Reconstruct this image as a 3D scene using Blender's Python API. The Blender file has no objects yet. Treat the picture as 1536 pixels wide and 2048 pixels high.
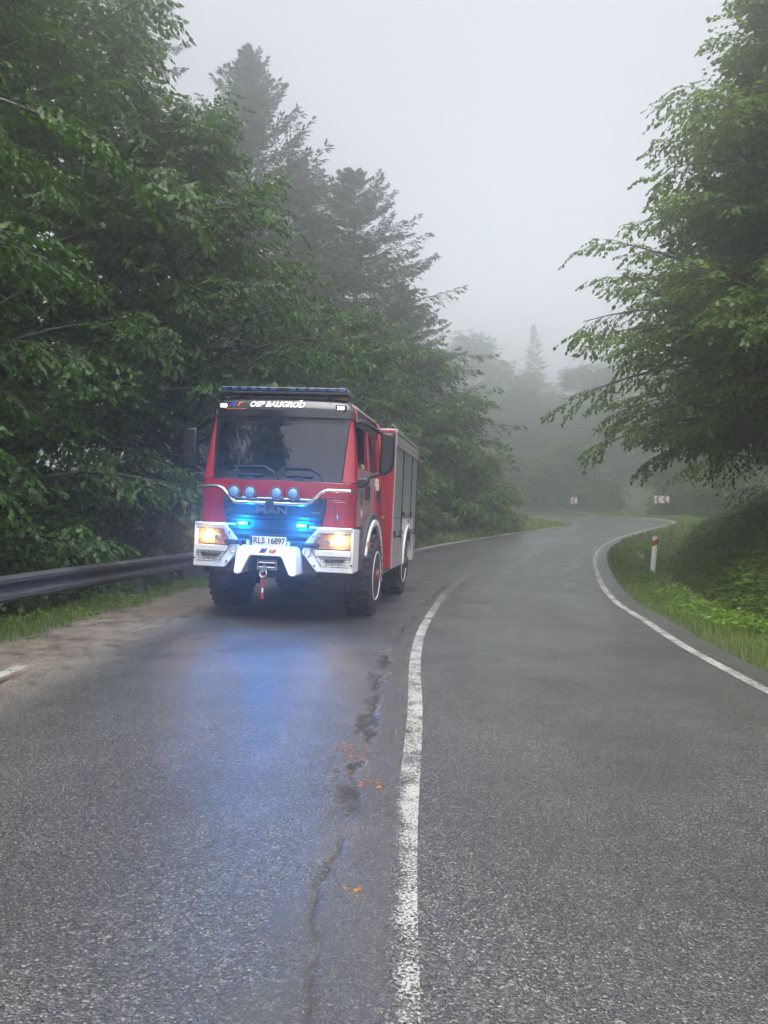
import bpy, bmesh, math, random
import numpy as np
from mathutils import Vector, Matrix
R_ = math.radians
scene = bpy.context.scene
COL = scene.collection

# ------------------------------------------------------------------ camera
cam_d = bpy.data.cameras.new('camera')
cam = bpy.data.objects.new('camera', cam_d); COL.objects.link(cam)
cam.location = (0, 0, 1.44)
cam.rotation_euler = (R_(90.41), 0, 0)
cam_d.sensor_fit = 'VERTICAL'; cam_d.sensor_height = 36.0
cam_d.lens = 36.0 * 1540 / 2048
cam_d.clip_start = 0.05; cam_d.clip_end = 1500
scene.camera = cam

# ------------------------------------------------------------------ world, sun, exposure
world = bpy.data.worlds.new('World'); scene.world = world; world.use_nodes = True
wn = world.node_tree.nodes; wl = world.node_tree.links
bg = wn['Background']
sky = wn.new('ShaderNodeTexSky'); sky.sky_type = 'NISHITA'; sky.sun_disc = False
FOG = 0.0122
SUN_EL, SUN_AZ = R_(70), R_(170)          # azimuth measured from +Y towards +X
sky.sun_elevation = SUN_EL; sky.sun_rotation = SUN_AZ
sky.air_density = 1.0; sky.dust_density = 2.5; sky.ozone_density = 1.0
hs = wn.new('ShaderNodeHueSaturation'); hs.inputs['Saturation'].default_value = 0.2
wl.new(sky.outputs[0], hs.inputs['Color']); wl.new(hs.outputs[0], bg.inputs[0])
bg.inputs[1].default_value = 0.078
sun_d = bpy.data.lights.new('sun', 'SUN'); sun_d.energy = 1.5; sun_d.angle = R_(60)
sun_d.color = (1.0, 0.985, 0.96)
sun = bpy.data.objects.new('sun', sun_d); COL.objects.link(sun)
sd = Vector((math.sin(SUN_AZ) * math.cos(SUN_EL), math.cos(SUN_AZ) * math.cos(SUN_EL), math.sin(SUN_EL)))
sun.rotation_euler = sd.to_track_quat('Z', 'Y').to_euler()
sun.location = (0, 0, 60)
scene.view_settings.view_transform = 'Standard'
scene.view_settings.look = 'None'
scene.view_settings.exposure = EXPOSURE = 1.88
scene.view_settings.gamma = 1.0
cy = scene.cycles
cy.max_bounces = 7; cy.diffuse_bounces = 3; cy.glossy_bounces = 3; cy.transmission_bounces = 6
cy.volume_bounces = 3; cy.transparent_max_bounces = 10
cy.use_denoising = True
cy.use_adaptive_sampling = True; cy.adaptive_threshold = 0.03
cy.sample_clamp_indirect = 6.0; cy.caustics_reflective = False; cy.caustics_refractive = False

# ------------------------------------------------------------------ material helpers
def newmat(name):
    m = bpy.data.materials.new(name); m.use_nodes = True
    nt = m.node_tree
    return m, nt, nt.nodes['Principled BSDF'], nt.nodes['Material Output']

def N(nt, t, **kw):
    n = nt.nodes.new(t)
    for k, v in kw.items():
        if k in n.bl_rna.properties: setattr(n, k, v)
        else: n.inputs[k].default_value = v
    return n

def ramp(nt, src, pts):
    r = nt.nodes.new('ShaderNodeValToRGB'); e = r.color_ramp.elements
    while len(e) < len(pts): e.new(0.5)
    for q, (p, c) in zip(e, pts):
        q.position = p
        q.color = (c, c, c, 1) if not hasattr(c, '__len__') else (*c, 1)
    nt.links.new(src, r.inputs[0]); return r.outputs[0]

def mixc(nt, fac, a, b, mode='MIX'):
    m = nt.nodes.new('ShaderNodeMix'); m.data_type = 'RGBA'; m.blend_type = mode
    for sock, v in ((m.inputs[0], fac), (m.inputs[6], a), (m.inputs[7], b)):
        if hasattr(v, 'is_linked') or isinstance(v, bpy.types.NodeSocket): nt.links.new(v, sock)
        elif hasattr(v, '__len__'): sock.default_value = (*v[:3], 1)
        else: sock.default_value = v if sock.type == 'VALUE' else (v, v, v, 1)
    return m.outputs[2]

def math_(nt, op, a, b=0.0, clamp=False):
    m = nt.nodes.new('ShaderNodeMath'); m.operation = op; m.use_clamp = clamp
    for sock, v in ((m.inputs[0], a), (m.inputs[1], b)):
        if isinstance(v, bpy.types.NodeSocket): nt.links.new(v, sock)
        else: sock.default_value = v
    return m.outputs[0]

def coord(nt, which='Object'):
    return N(nt, 'ShaderNodeTexCoord').outputs[which]

def noise(nt, vec, scale, detail=4, rough=0.55):
    n = N(nt, 'ShaderNodeTexNoise', Scale=scale, Detail=detail, Roughness=rough)
    nt.links.new(vec, n.inputs['Vector']); return n.outputs['Fac']

def attr(nt, name):
    return N(nt, 'ShaderNodeAttribute', attribute_name=name).outputs['Fac']

def bump(nt, bs, height, strength, dist):
    b = N(nt, 'ShaderNodeBump', Strength=strength, Distance=dist)
    nt.links.new(height, b.inputs['Height']); nt.links.new(b.outputs[0], bs.inputs['Normal'])
    return b

def pmat(name, col, rough=0.5, metal=0.0, var=0.18, vs=6.0, bmp=0.0, bs_=60.0, coat=0.0, spec=0.5, dirt=0.0):
    """painted / metal / rubber surface with broad tone variation, fine relief and road film"""
    m, nt, bs, out = newmat(name)
    tc = coord(nt)
    n1 = noise(nt, tc, vs, 5)
    a = tuple(c * (1 - var) for c in col); b = tuple(min(1, c * (1 + var)) for c in col)
    c = mixc(nt, ramp(nt, n1, [(0.3, 0), (0.7, 1)]), a, b)
    if dirt:
        n3 = noise(nt, tc, 14.0, 7, 0.65)
        c = mixc(nt, math_(nt, 'MULTIPLY', ramp(nt, n3, [(0.45, 0), (0.75, 1)]), dirt), c, (0.09, 0.08, 0.065))
    nt.links.new(c, bs.inputs['Base Color'])
    n2 = noise(nt, tc, vs * 5, 5)
    nt.links.new(ramp(nt, n2, [(0.25, max(0.02, rough * 0.75)), (0.8, min(1, rough * 1.3))]), bs.inputs['Roughness'])
    bs.inputs['Metallic'].default_value = metal
    bs.inputs['Specular IOR Level'].default_value = spec
    if coat:
        bs.inputs['Coat Weight'].default_value = coat; bs.inputs['Coat Roughness'].default_value = 0.06
    if bmp: bump(nt, bs, noise(nt, tc, bs_, 4), bmp, 0.004)
    return m

def emat(name, col, strength):
    m, nt, bs, out = newmat(name)
    tc = coord(nt); n = noise(nt, tc, 40.0, 2)
    c = mixc(nt, n, tuple(x * 0.85 for x in col), col)
    nt.links.new(c, bs.inputs['Emission Color']); bs.inputs['Base Color'].default_value = (*col, 1)
    bs.inputs['Emission Strength'].default_value = strength
    return m

def glassmat(name, tint, ior=1.6, rough=0.0):
    m, nt, bs, out = newmat(name)
    tr = N(nt, 'ShaderNodeBsdfTransparent'); tr.inputs[0].default_value = (*tint, 1)
    gl = N(nt, 'ShaderNodeBsdfGlossy'); gl.inputs['Roughness'].default_value = rough
    fr = N(nt, 'ShaderNodeFresnel', IOR=ior)
    dirt = noise(nt, coord(nt), 5.0, 6)
    df = N(nt, 'ShaderNodeBsdfDiffuse'); df.inputs[0].default_value = (0.25, 0.25, 0.24, 1)
    mx = N(nt, 'ShaderNodeMixShader'); nt.links.new(fr.outputs[0], mx.inputs[0])
    nt.links.new(tr.outputs[0], mx.inputs[1]); nt.links.new(gl.outputs[0], mx.inputs[2])
    m2 = N(nt, 'ShaderNodeMixShader')
    nt.links.new(ramp(nt, dirt, [(0.5, 0.0), (0.9, 0.06)]), m2.inputs[0])
    nt.links.new(mx.outputs[0], m2.inputs[1]); nt.links.new(df.outputs[0], m2.inputs[2])
    nt.links.new(m2.outputs[0], out.inputs['Surface'])
    return m

def leafmat(name, c0, c1, transl=0.42, rough=0.42):
    m, nt, bs, out = newmat(name)
    t = attr(nt, 'tint')
    c = mixc(nt, t, c0, c1)
    big = noise(nt, coord(nt), 0.6, 3)
    c = mixc(nt, math_(nt, 'MULTIPLY', big, 0.5), c, tuple(0.5 * (a + b) * k for a, b, k in zip(c0, c1, (1.25, 1.1, 0.8))))
    nt.links.new(c, bs.inputs['Base Color'])
    bs.inputs['Roughness'].default_value = rough; bs.inputs['Specular IOR Level'].default_value = 0.32
    tl = N(nt, 'ShaderNodeBsdfTranslucent')
    tcol = mixc(nt, 1.0, c, (1.5, 1.35, 0.45), 'MULTIPLY'); nt.links.new(tcol, tl.inputs[0])
    mx = N(nt, 'ShaderNodeMixShader'); mx.inputs[0].default_value = transl
    nt.links.new(bs.outputs[0], mx.inputs[1]); nt.links.new(tl.outputs[0], mx.inputs[2])
    nt.links.new(mx.outputs[0], out.inputs['Surface'])
    return m

# ------------------------------------------------------------------ object helpers
def tag(o, label=None, cat=None, group=None, kind=None):
    if label: o['label'] = label
    if cat: o['category'] = cat
    if group: o['group'] = group
    if kind: o['kind'] = kind
    return o

def empty(name, loc=(0, 0, 0), rz=0.0):
    o = bpy.data.objects.new(name, None); COL.objects.link(o)
    o.location = loc; o.rotation_euler = (0, 0, rz); o.empty_display_size = 0.2
    return o

def mesh_np(name, V, F, mat=None, parent=None, attrs=None, smooth=False):
    """F: (n,3) or (n,4) index array, or list of such arrays"""
    Fs = F if isinstance(F, list) else [F]
    me = bpy.data.meshes.new(name)
    V = np.asarray(V, dtype=np.float32)
    me.vertices.add(len(V)); me.vertices.foreach_set('co', V.ravel())
    loops = np.concatenate([np.asarray(f, dtype=np.int32).ravel() for f in Fs])
    tot = np.concatenate([np.full(len(f), f.shape[1], dtype=np.int32) for f in Fs])
    start = np.concatenate([[0], np.cumsum(tot)[:-1]]).astype(np.int32)
    me.loops.add(len(loops)); me.loops.foreach_set('vertex_index', loops)
    me.polygons.add(len(tot)); me.polygons.foreach_set('loop_start', start)
    if smooth: me.polygons.foreach_set('use_smooth', np.ones(len(tot), dtype=bool))
    for k, a in (attrs or {}).items():
        at = me.attributes.new(k, 'FLOAT', 'POINT'); at.data.foreach_set('value', np.asarray(a, dtype=np.float32))
    me.update(calc_edges=True)
    if mat: me.materials.append(mat)
    o = bpy.data.objects.new(name, me); COL.objects.link(o)
    if parent: o.parent = parent
    return o

class MB:
    def __init__(s): s.v = []; s.f = []
    def add(s, vs, fs):
        b = len(s.v); s.v += [tuple(v) for v in vs]; s.f += [tuple(i + b for i in f) for f in fs]; return s
    def box(s, x0, x1, y0, y1, z0, z1, M=None):
        vs = [Vector((x, y, z)) for z in (z0, z1) for y in (y0, y1) for x in (x0, x1)]
        if M: vs = [M @ v for v in vs]
        return s.add(vs, [(0, 2, 3, 1), (4, 5, 7, 6), (0, 1, 5, 4), (2, 6, 7, 3), (0, 4, 6, 2), (1, 3, 7, 5)])
    def tube(s, pts, r, n=8, cap=True):
        pts = [Vector(p) for p in pts]; K = len(pts)
        rs = r if hasattr(r, '__len__') else [r] * K
        vs, fs = [], []; prev = None
        for i, p in enumerate(pts):
            t = (pts[min(i + 1, K - 1)] - pts[max(i - 1, 0)]).normalized()
            if prev is None:
                ref = Vector((0, 0, 1)) if abs(t.z) < 0.9 else Vector((1, 0, 0))
                a = t.cross(ref).normalized()
            else:
                a = (prev - t * prev.dot(t)).normalized()
            prev = a; b = t.cross(a)
            for k in range(n):
                an = 2 * math.pi * k / n
                vs.append(p + (a * math.cos(an) + b * math.sin(an)) * rs[i])
        for i in range(K - 1):
            for k in range(n):
                fs.append((i * n + k, i * n + (k + 1) % n, (i + 1) * n + (k + 1) % n, (i + 1) * n + k))
        if cap:
            fs.append(tuple(reversed(range(n)))); fs.append(tuple(range((K - 1) * n, K * n)))
        return s.add(vs, fs)
    def prism(s, poly, d0, d1, plane='xz'):
        """poly in (a,b); extruded along the third axis from d0 to d1"""
        n = len(poly)
        def P(a, b, d):
            return {'xz': (a, d, b), 'yz': (d, a, b), 'xy': (a, b, d)}[plane]
        vs = [P(a, b, d0) for a, b in poly] + [P(a, b, d1) for a, b in poly]
        fs = [tuple(range(n)), tuple(reversed(range(n, 2 * n)))]
        fs += [(i, i + n, (i + 1) % n + n, (i + 1) % n) for i in range(n)]
        return s.add(vs, fs)
    def lathe(s, prof, n=24, axis='x', c=(0, 0, 0), close=False):
        """prof: list of (d along axis, radius)"""
        vs, fs = [], []; K = len(prof)
        for d, r in prof:
            for k in range(n):
                a = 2 * math.pi * k / n; u, w = r * math.cos(a), r * math.sin(a)
                p = {'x': (d, u, w), 'y': (u, d, w), 'z': (u, w, d)}[axis]
                vs.append((p[0] + c[0], p[1] + c[1], p[2] + c[2]))
        for i in range(K - 1 + (1 if close else 0)):
            j = (i + 1) % K
            for k in range(n):
                fs.append((i * n + k, i * n + (k + 1) % n, j * n + (k + 1) % n, j * n + k))
        if not close:
            fs.append(tuple(range(n))); fs.append(tuple(range((K - 1) * n, K * n)))
        return s.add(vs, fs)
    def build(s, name, mat, parent=None, bevel=0.0, smooth=False, seg=2):
        me = bpy.data.meshes.new(name); me.from_pydata(s.v, [], s.f)
        bm = bmesh.new(); bm.from_mesh(me); bmesh.ops.recalc_face_normals(bm, faces=bm.faces); bm.to_mesh(me); bm.free()
        if smooth:
            me.polygons.foreach_set('use_smooth', [True] * len(me.polygons))
            me.set_sharp_from_angle(angle=R_(38))
        if mat: me.materials.append(mat)
        o = bpy.data.objects.new(name, me); COL.objects.link(o)
        if parent: o.parent = parent
        if bevel:
            b = o.modifiers.new('bevel', 'BEVEL'); b.width = bevel; b.segments = seg; b.limit_method = 'ANGLE'; b.angle_limit = R_(40)
            b.harden_normals = False
        return o

def text_mesh(name, body, size, mat, parent, M, depth=0.0015, shear=0.0, width=None, bold=0.0):
    cu = bpy.data.curves.new(name, 'FONT'); cu.body = body; cu.size = size
    cu.extrude = depth; cu.shear = shear; cu.offset = bold
    cu.align_x = 'CENTER'; cu.align_y = 'CENTER'; cu.resolution_u = 4
    t = bpy.data.objects.new(name, cu); COL.objects.link(t)
    dg = bpy.context.evaluated_depsgraph_get(); dg.update()
    me = bpy.data.meshes.new_from_object(t.evaluated_get(dg))
    bpy.data.objects.remove(t)
    if width:
        xs = [v.co.x for v in me.vertices]; k = width / (max(xs) - min(xs)); mid = (max(xs) + min(xs)) / 2
        for v in me.vertices: v.co.x = (v.co.x - mid) * k
    me.transform(M); me.materials.clear(); me.materials.append(mat)
    o = bpy.data.objects.new(name, me); COL.objects.link(o)
    if parent: o.parent = parent
    return o

def copy_tree(o, parent=None):
    c = o.copy(); COL.objects.link(c); c.parent = parent
    for ch in [x for x in bpy.data.objects if x.parent == o]: copy_tree(ch, c)
    return c

# value noise in numpy (for relief that is real geometry)
def vnoise(x, y, seed=0):
    xi = np.floor(x).astype(np.int64); yi = np.floor(y).astype(np.int64)
    fx = x - xi; fy = y - yi; fx = fx * fx * (3 - 2 * fx); fy = fy * fy * (3 - 2 * fy)
    def h(a, b):
        n = (a * 374761393 + b * 668265263 + seed * 1442695041) & 0x7fffffff
        n = ((n ^ (n >> 13)) * 1274126177) & 0x7fffffff
        return ((n ^ (n >> 16)) & 0xffff) / 65535.0
    return (h(xi, yi) * (1 - fx) + h(xi + 1, yi) * fx) * (1 - fy) + (h(xi, yi + 1) * (1 - fx) + h(xi + 1, yi + 1) * fx) * fy
def fbm(x, y, seed=0, o=4):
    s = 0; a = 0.5
    for i in range(o): s = s + a * vnoise(x * 2**i, y * 2**i, seed + i); a *= 0.5
    return s
def sstep(a, b, x): t = np.clip((x - a) / (b - a), 0, 1); return t * t * (3 - 2 * t)

# ================================================================== ROAD AND GROUND
# left edge of the asphalt and right edge line, in matched pairs along the road (metres)
PAIRS = [((-3.4, -30, 0.2), (3.0, -30, -0.1)), ((-3.2, -8, .14), (3.3, -8, -.145)), ((-3.1, 0, .135), (3.3, 0, -.145)), ((-2.98, 5, .13), (3.42, 5, -.15)),
         ((-2.88, 9, .126), (3.68, 9, -.165)), ((-2.5, 12.7, .12), (4.08, 12, -.18)), ((-1.75, 16.9, .16), (4.68, 15.8, -.22)),
         ((-.65, 20.9, .25), (5.75, 20.7, -.12)), ((1.35, 26, .45), (7.5, 27.3, .1)), ((3.4, 30, .6), (9.3, 32, .38)),
         ((6.0, 35.5, .74), (11.8, 36.9, .63)), ((9.0, 41.8, .88), (15.0, 42.6, .87)), ((11.8, 48.6, .95), (18.3, 49, 1.02)),
         ((12.9, 54.5, .95), (20.6, 55.5, 1.2)), ((11.6, 59.6, .95), (20.0, 61, 1.42)), ((8.4, 63.2, .95), (16.4, 66.6, 1.5)),
         ((3, 65.2, .95), (8.5, 70.8, 1.53)), ((-6, 66, 1.0), (-6, 72.6, 1.6)), ((-25, 66, 1.2), (-25, 72.6, 1.8)), ((-60, 64, 1.5), (-60, 70, 2.1))]
def catmull(P, n):
    P = np.array(P, float); out = []
    Q = np.vstack([2 * P[0] - P[1], P, 2 * P[-1] - P[-2]])
    for i in range(1, len(Q) - 2):
        t = np.linspace(0, 1, n, endpoint=False)[:, None]
        p0, p1, p2, p3 = Q[i - 1], Q[i], Q[i + 1], Q[i + 2]
        out.append(0.5 * (2 * p1 + (p2 - p0) * t + (2 * p0 - 5 * p1 + 4 * p2 - p3) * t**2 + (3 * p1 - p0 - 3 * p2 + p3) * t**3))
    out.append(P[-1:]); return np.vstack(out)
LS = catmull([p[0] for p in PAIRS], 60); RS = catmull([p[1] for p in PAIRS], 60)
CS = 0.5 * (LS + RS)
ARC = np.concatenate([[0], np.cumsum(np.linalg.norm(np.diff(CS[:, :2], axis=0), axis=1))])
ARC -= np.interp(0, CS[:200, 1], ARC[:200])          # arc 0 abreast of the camera
def at_arc(A, s): return np.stack([np.interp(s, ARC, A[:, k]) for k in range(3)], -1)
WID = np.linalg.norm((RS - LS)[:, :2], axis=1)
ROFF = 0.42                                          # asphalt beyond the right edge line

def road_pt(s, o):
    """point on the clean road surface; o = metres from the centre (right +)"""
    L, Rr = at_arc(LS, s), at_arc(RS, s)
    w = np.linalg.norm((Rr - L)[..., :2], axis=-1)
    f = 0.5 + o / w
    return L + (Rr - L) * f[..., None]

def line_c(s): return -0.088 * (1 - sstep(2.6, 6.5, s)) + 0.012 * np.sin(s * .7) * sstep(3, 8, s)
def road_relief(s, o):
    """real relief of the damaged joint left of the centre line; returns dz, smooth, hole"""
    z0 = o * 0; o = o - line_c(s)
    oc = -0.32 + 0.10 * (fbm(s * 1.3, z0 + 3.1, 5, 3) - 0.45) + 0.12 * sstep(8.0, 13, s)
    near = sstep(3.4, 4.8, s) * (1 - sstep(15.5, 19, s))
    w = 0.016 + 0.12 * np.clip(fbm(s * 3.4, z0 + 9.0, 21, 3) - 0.30, 0, 1) + 0.02 * sstep(4.5, 6, s)
    d = np.abs(o - oc + 0.19 * (fbm(s * 13, o * 12, 33, 4) - 0.47)) / w
    core = np.clip(1.2 - d, 0, 1) * near * sstep(0.40, 0.48, fbm(s * 5.2, o * 6.0, 44, 4) + 0.02)
    rag = fbm(s * 36, o * 36, 61, 3)
    hole = np.clip(core * 2.2, 0, 1)
    dz = -0.014 * hole * (0.75 + 0.45 * rag)
    seam = np.clip(1 - np.abs(o + 0.135 - 0.03 * (fbm(s * 2, z0, 71, 2) - 0.4) - 0.05 * sstep(7, 13, s) + .012 * (fbm(s * 14, z0, 72, 2) - .4)) / 0.009, 0, 1) * near
    seam = seam * sstep(0.36, 0.5, fbm(s * 5, o * 2, 81, 2) + 0.08)
    dz = dz - 0.012 * seam
    ck = np.clip(1 - np.abs(o + 0.30 - 0.10 * sstep(8, 13, s) + 0.16 * (fbm(s * 3.5, z0, 111, 4) - .47)) / 0.013, 0, 1) * sstep(1.6, 2.2, s) * (1 - sstep(17, 20, s)) * sstep(.40, .48, fbm(s * 2.5, z0, 113, 3))
    seam = np.maximum(seam, ck); dz = dz - 0.014 * ck
    jag = 0.16 * (fbm(s * 9, o * 9, 91, 4) - 0.47)
    band = sstep(-0.31, -0.27, o + jag) * (1 - sstep(-0.085, -0.06, o + 0.35 * jag))
    blob = sstep(-0.50, -0.40, o + 2.0 * jag + 0.10 * (fbm(s * 1.5, z0, 93, 2) - .4)) * (1 - sstep(-0.06, -0.02, o + jag)) * sstep(0.36, 0.50, fbm(s * 1.6 + 4, o * 2.0, 101, 4)) * (1 - sstep(3.2, 4.2, s))
    sm = np.clip(np.maximum(band * near * sstep(0.25, 0.4, fbm(s * 1.1, o * 4, 105, 3)), blob), 0, 1) * (1 - hole)
    dz = dz + 0.004 * sm
    return dz, sm, np.maximum(hole, seam * 0.8)

asphalt, nt, bs, out = newmat('wet_asphalt')
tc = coord(nt)
vor = N(nt, 'ShaderNodeTexVoronoi', Scale=130.0); nt.links.new(tc, vor.inputs['Vector'])
vor2 = N(nt, 'ShaderNodeTexVoronoi', Scale=260.0); nt.links.new(tc, vor2.inputs['Vector'])
stone = N(nt, 'ShaderNodeSeparateColor'); nt.links.new(vor.outputs['Color'], stone.inputs[0])
base = ramp(nt, stone.outputs[0], [(0.0, (.014, .014, .015)), (0.5, (.040, .040, .042)), (0.8, (.075, .074, .072)), (0.94, (.135, .13, .125)), (1.0, (.27, .26, .24))])
bign = noise(nt, tc, 0.55, 4)
base = mixc(nt, 1.0, base, ramp(nt, bign, [(0.3, 0.62), (0.7, 1.3)]), 'MULTIPLY')
sm_ = attr(nt, 'smooth_'); ho_ = attr(nt, 'hole'); la_ = attr(nt, 'lat'); ed_ = attr(nt, 'edge')
fine = noise(nt, tc, 45.0, 6, 0.7)
tar = mixc(nt, fine, (.035, .035, .036), (.075, .073, .07))
base = mixc(nt, math_(nt, 'MULTIPLY', sm_, 0.6), base, tar)
soil = mixc(nt, noise(nt, tc, 60.0, 5), (.010, .009, .008), (.05, .042, .034))
base = mixc(nt, math_(nt, 'MULTIPLY', ho_, 0.75), base, soil)
dirtmask = math_(nt, 'MULTIPLY', ed_, ramp(nt, noise(nt, tc, 5.0, 8, 0.7), [(0.33, 0), (0.56, 1)]))
base = mixc(nt, dirtmask, base, mixc(nt, noise(nt, tc, 70.0, 4), (.09, .074, .056), (.21, .175, .135)))
nt.links.new(base, bs.inputs['Base Color'])
wet = noise(nt, tc, 0.9, 5, 0.6)
rg = ramp(nt, wet, [(0.3, 0.25), (0.7, 0.38)])
rg = math_(nt, 'ADD', rg, math_(nt, 'MULTIPLY', stone.outputs[1], 0.12))
rg = math_(nt, 'SUBTRACT', rg, math_(nt, 'MULTIPLY', sm_, 0.04))
rg = math_(nt, 'ADD', rg, math_(nt, 'MULTIPLY', dirtmask, 0.35), True)
nt.links.new(rg, bs.inputs['Roughness'])
bs.inputs['Specular IOR Level'].default_value = 0.62
hgt = math_(nt, 'SUBTRACT', 1.0, math_(nt, 'MULTIPLY', vor.outputs['Distance'], 1.0))
hgt = math_(nt, 'ADD', hgt, math_(nt, 'MULTIPLY', stone.outputs[2], 0.5))
hgt = math_(nt, 'ADD', hgt, math_(nt, 'MULTIPLY', vor2.outputs['Distance'], -0.25))
hgt = math_(nt, 'MULTIPLY', hgt, math_(nt, 'SUBTRACT', 1.0, math_(nt, 'MULTIPLY', sm_, 0.55)))
hgt = math_(nt, 'ADD', hgt, math_(nt, 'MULTIPLY', fine, 0.35))
nt.links.new(math_(nt, 'MULTIPLY', math_(nt, 'SUBTRACT', 1.0, math_(nt, 'MULTIPLY', ho_, .7)), .62), bs.inputs['Specular IOR Level'])
bump(nt, bs, hgt, 0.85, 0.006)
cb = N(nt, 'ShaderNodeBump', Strength=0.55, Distance=0.0035)
nt.links.new(hgt, cb.inputs['Height']); nt.links.new(cb.outputs[0], bs.inputs['Coat Normal'])
film = math_(nt, 'MULTIPLY', ramp(nt, noise(nt, tc, 1.3, 6, .65), [(.30, .45), (.62, 1.0)]), math_(nt, 'MULTIPLY', math_(nt, 'SUBTRACT', 1.0, dirtmask), math_(nt, 'SUBTRACT', 1.0, math_(nt, 'MULTIPLY', ho_, .75))))
trk = math_(nt, 'ABSOLUTE', math_(nt, 'SUBTRACT', math_(nt, 'ABSOLUTE', la_), 1.65))
trk = ramp(nt, math_(nt, 'ABSOLUTE', math_(nt, 'SUBTRACT', trk, .85)), [(.08, 1), (.42, 0)])
film = math_(nt, 'MULTIPLY', film, math_(nt, 'ADD', math_(nt, 'MULTIPLY', trk, .35), .65))
nt.links.new(film, bs.inputs['Coat Weight'])
nt.links.new(ramp(nt, noise(nt, tc, 2.2, 5), [(.3, .10), (.7, .21)]), bs.inputs['Coat Roughness'])
bs.inputs['Coat IOR'].default_value = 1.45

def strip(name, s, o_fn, mat, attrs_fn=None, lift=0.0, relief=True, parent=None):
    """lofted sheet: s (n,), o_fn(s)->(n,m) lateral offsets"""
    O = o_fn(s); S = np.repeat(s[:, None], O.shape[1], 1)
    P = road_pt(S, O)
    dz, sm, ho = road_relief(S, O)
    if relief: P[..., 2] += dz
    P[..., 2] += lift
    n, m = O.shape
    i = np.arange(n - 1)[:, None] * m + np.arange(m - 1)[None]
    F = np.stack([i, i + 1, i + m + 1, i + m], -1).reshape(-1, 4)
    at = {'smooth_': sm.ravel(), 'hole': ho.ravel(), 'lat': O.ravel()}
    at['edge'] = attrs_fn(S, O).ravel() if attrs_fn else np.zeros(O.size)
    o = mesh_np(name, P.reshape(-1, 3), F, mat, parent, at, smooth=True)
    return o, P, O

def half_w(s): return np.interp(s, ARC, WID) / 2
sN = np.concatenate([np.arange(-25, 1.3, 1.0), np.arange(1.3, 9, 0.028), np.arange(9, 20, 0.07), np.arange(20, 45, 0.3), np.arange(45, ARC[-1] - 1, 0.6)])
fineo = np.concatenate([np.arange(-0.62, 0.0, 0.014), [0.03, .1]])
def offs(s):
    hw = half_w(s)
    jag = 0.22 * (fbm(s * 0.9, s * 0, 7, 3) - 0.45) + 0.06 * (fbm(s * 6, s * 0, 8, 3) - 0.45)
    left = -hw - 0.05 + jag * (s > 2); right = hw + ROFF + 0.05 * (fbm(s * 2.2, s * 0, 12, 4) - 0.45)
    lo = left[:, None] + (fineo[0] - 0.01 - left)[:, None] * np.linspace(0, 1, 14)[None]
    hi = 0.12 + (right - 0.12)[:, None] * np.linspace(0, 1, 14)[None]
    return np.concatenate([lo, np.repeat(fineo[None], len(s), 0), hi], 1)
def edge_dirt(S, O):
    hw = half_w(S); d = O + hw
    return np.clip(1 - d / 0.55, 0, 1) * (S < 26)
road, RP, RO = strip('road', sN, offs, asphalt, edge_dirt)
tag(road, kind='structure')

# painted lines, worn
def paintmat(name, wear, y0=None):
    m, nt, bs, out = newmat(name)
    tc = coord(nt)
    vor = N(nt, 'ShaderNodeTexVoronoi', Scale=130.0); nt.links.new(tc, vor.inputs['Vector'])
    col = mixc(nt, noise(nt, tc, 12.0, 6, .7), (.21, .207, .195), (.46, .455, .435))
    nt.links.new(col, bs.inputs['Base Color']); bs.inputs['Roughness'].default_value = 0.45
    h = math_(nt, 'SUBTRACT', 1.0, vor.outputs['Distance']); bump(nt, bs, h, 0.7, 0.005)
    w1 = noise(nt, tc, 3.0, 8, .75); w2 = noise(nt, tc, 75.0, 4, .6)
    k = math_(nt, 'ADD', math_(nt, 'MULTIPLY', w1, 0.9), math_(nt, 'MULTIPLY', w2, 0.75))
    k = math_(nt, 'ADD', k, math_(nt, 'MULTIPLY', attr(nt, 'edge'), 0.6))
    gone = ramp(nt, k, [(wear, 0), (wear + 0.12, 1)])
    tr = N(nt, 'ShaderNodeBsdfTransparent'); mx = N(nt, 'ShaderNodeMixShader')
    nt.links.new(gone, mx.inputs[0]); nt.links.new(bs.outputs[0], mx.inputs[1]); nt.links.new(tr.outputs[0], mx.inputs[2])
    nt.links.new(mx.outputs[0], out.inputs['Surface'])
    return m
pm_mid, pm_edge = paintmat('worn_road_paint', 0.86), paintmat('road_paint', 0.95)
def line(name, s, c_fn, w, mat, wear_fn=None, lift=0.005, nl=6):
    o, _, _ = strip(name, s, lambda q: c_fn(q)[:, None] + np.linspace(-w / 2, w / 2, nl)[None], mat, wear_fn, lift, relief=True)
    return tag(o, kind='structure')
line('center_line', np.concatenate([np.arange(-6, 1.5, .3), np.arange(1.5, 27, .03)]), line_c, 0.112, pm_mid,
     lambda S, O: 0.10 + 0.22 * sstep(10, 17, S) + .2 * sstep(19, 27, S) + 0.35 * (1 - sstep(1.7, 2.5, S)) + 0.55 * np.clip(-(O - line_c(S)) / 0.06, 0, 1) * (1 - sstep(2.5, 5, S)))
line('edge_line', np.concatenate([np.arange(-6, 3, .3), np.arange(3, 40, .06), np.arange(40, 130, .25)]), lambda s: half_w(s), 0.13, pm_edge, lambda S, O: 0.18 * (1 - sstep(20, 45, S)))
line('edge_line', np.arange(5.2, 6.75, .03), lambda s: -half_w(s) - 0.16, 0.12, pm_edge, lambda S, O: 0.1 + 0.35 * sstep(6.2, 6.75, S), lift=0.03)
line('edge_line', np.arange(21.5, 48, .1), lambda s: -half_w(s) + 0.22, 0.12, pm_edge, lambda S, O: 0.55 * sstep(0.42, 0.55, fbm(S * 0.35, O * 0, 3, 3)))

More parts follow.
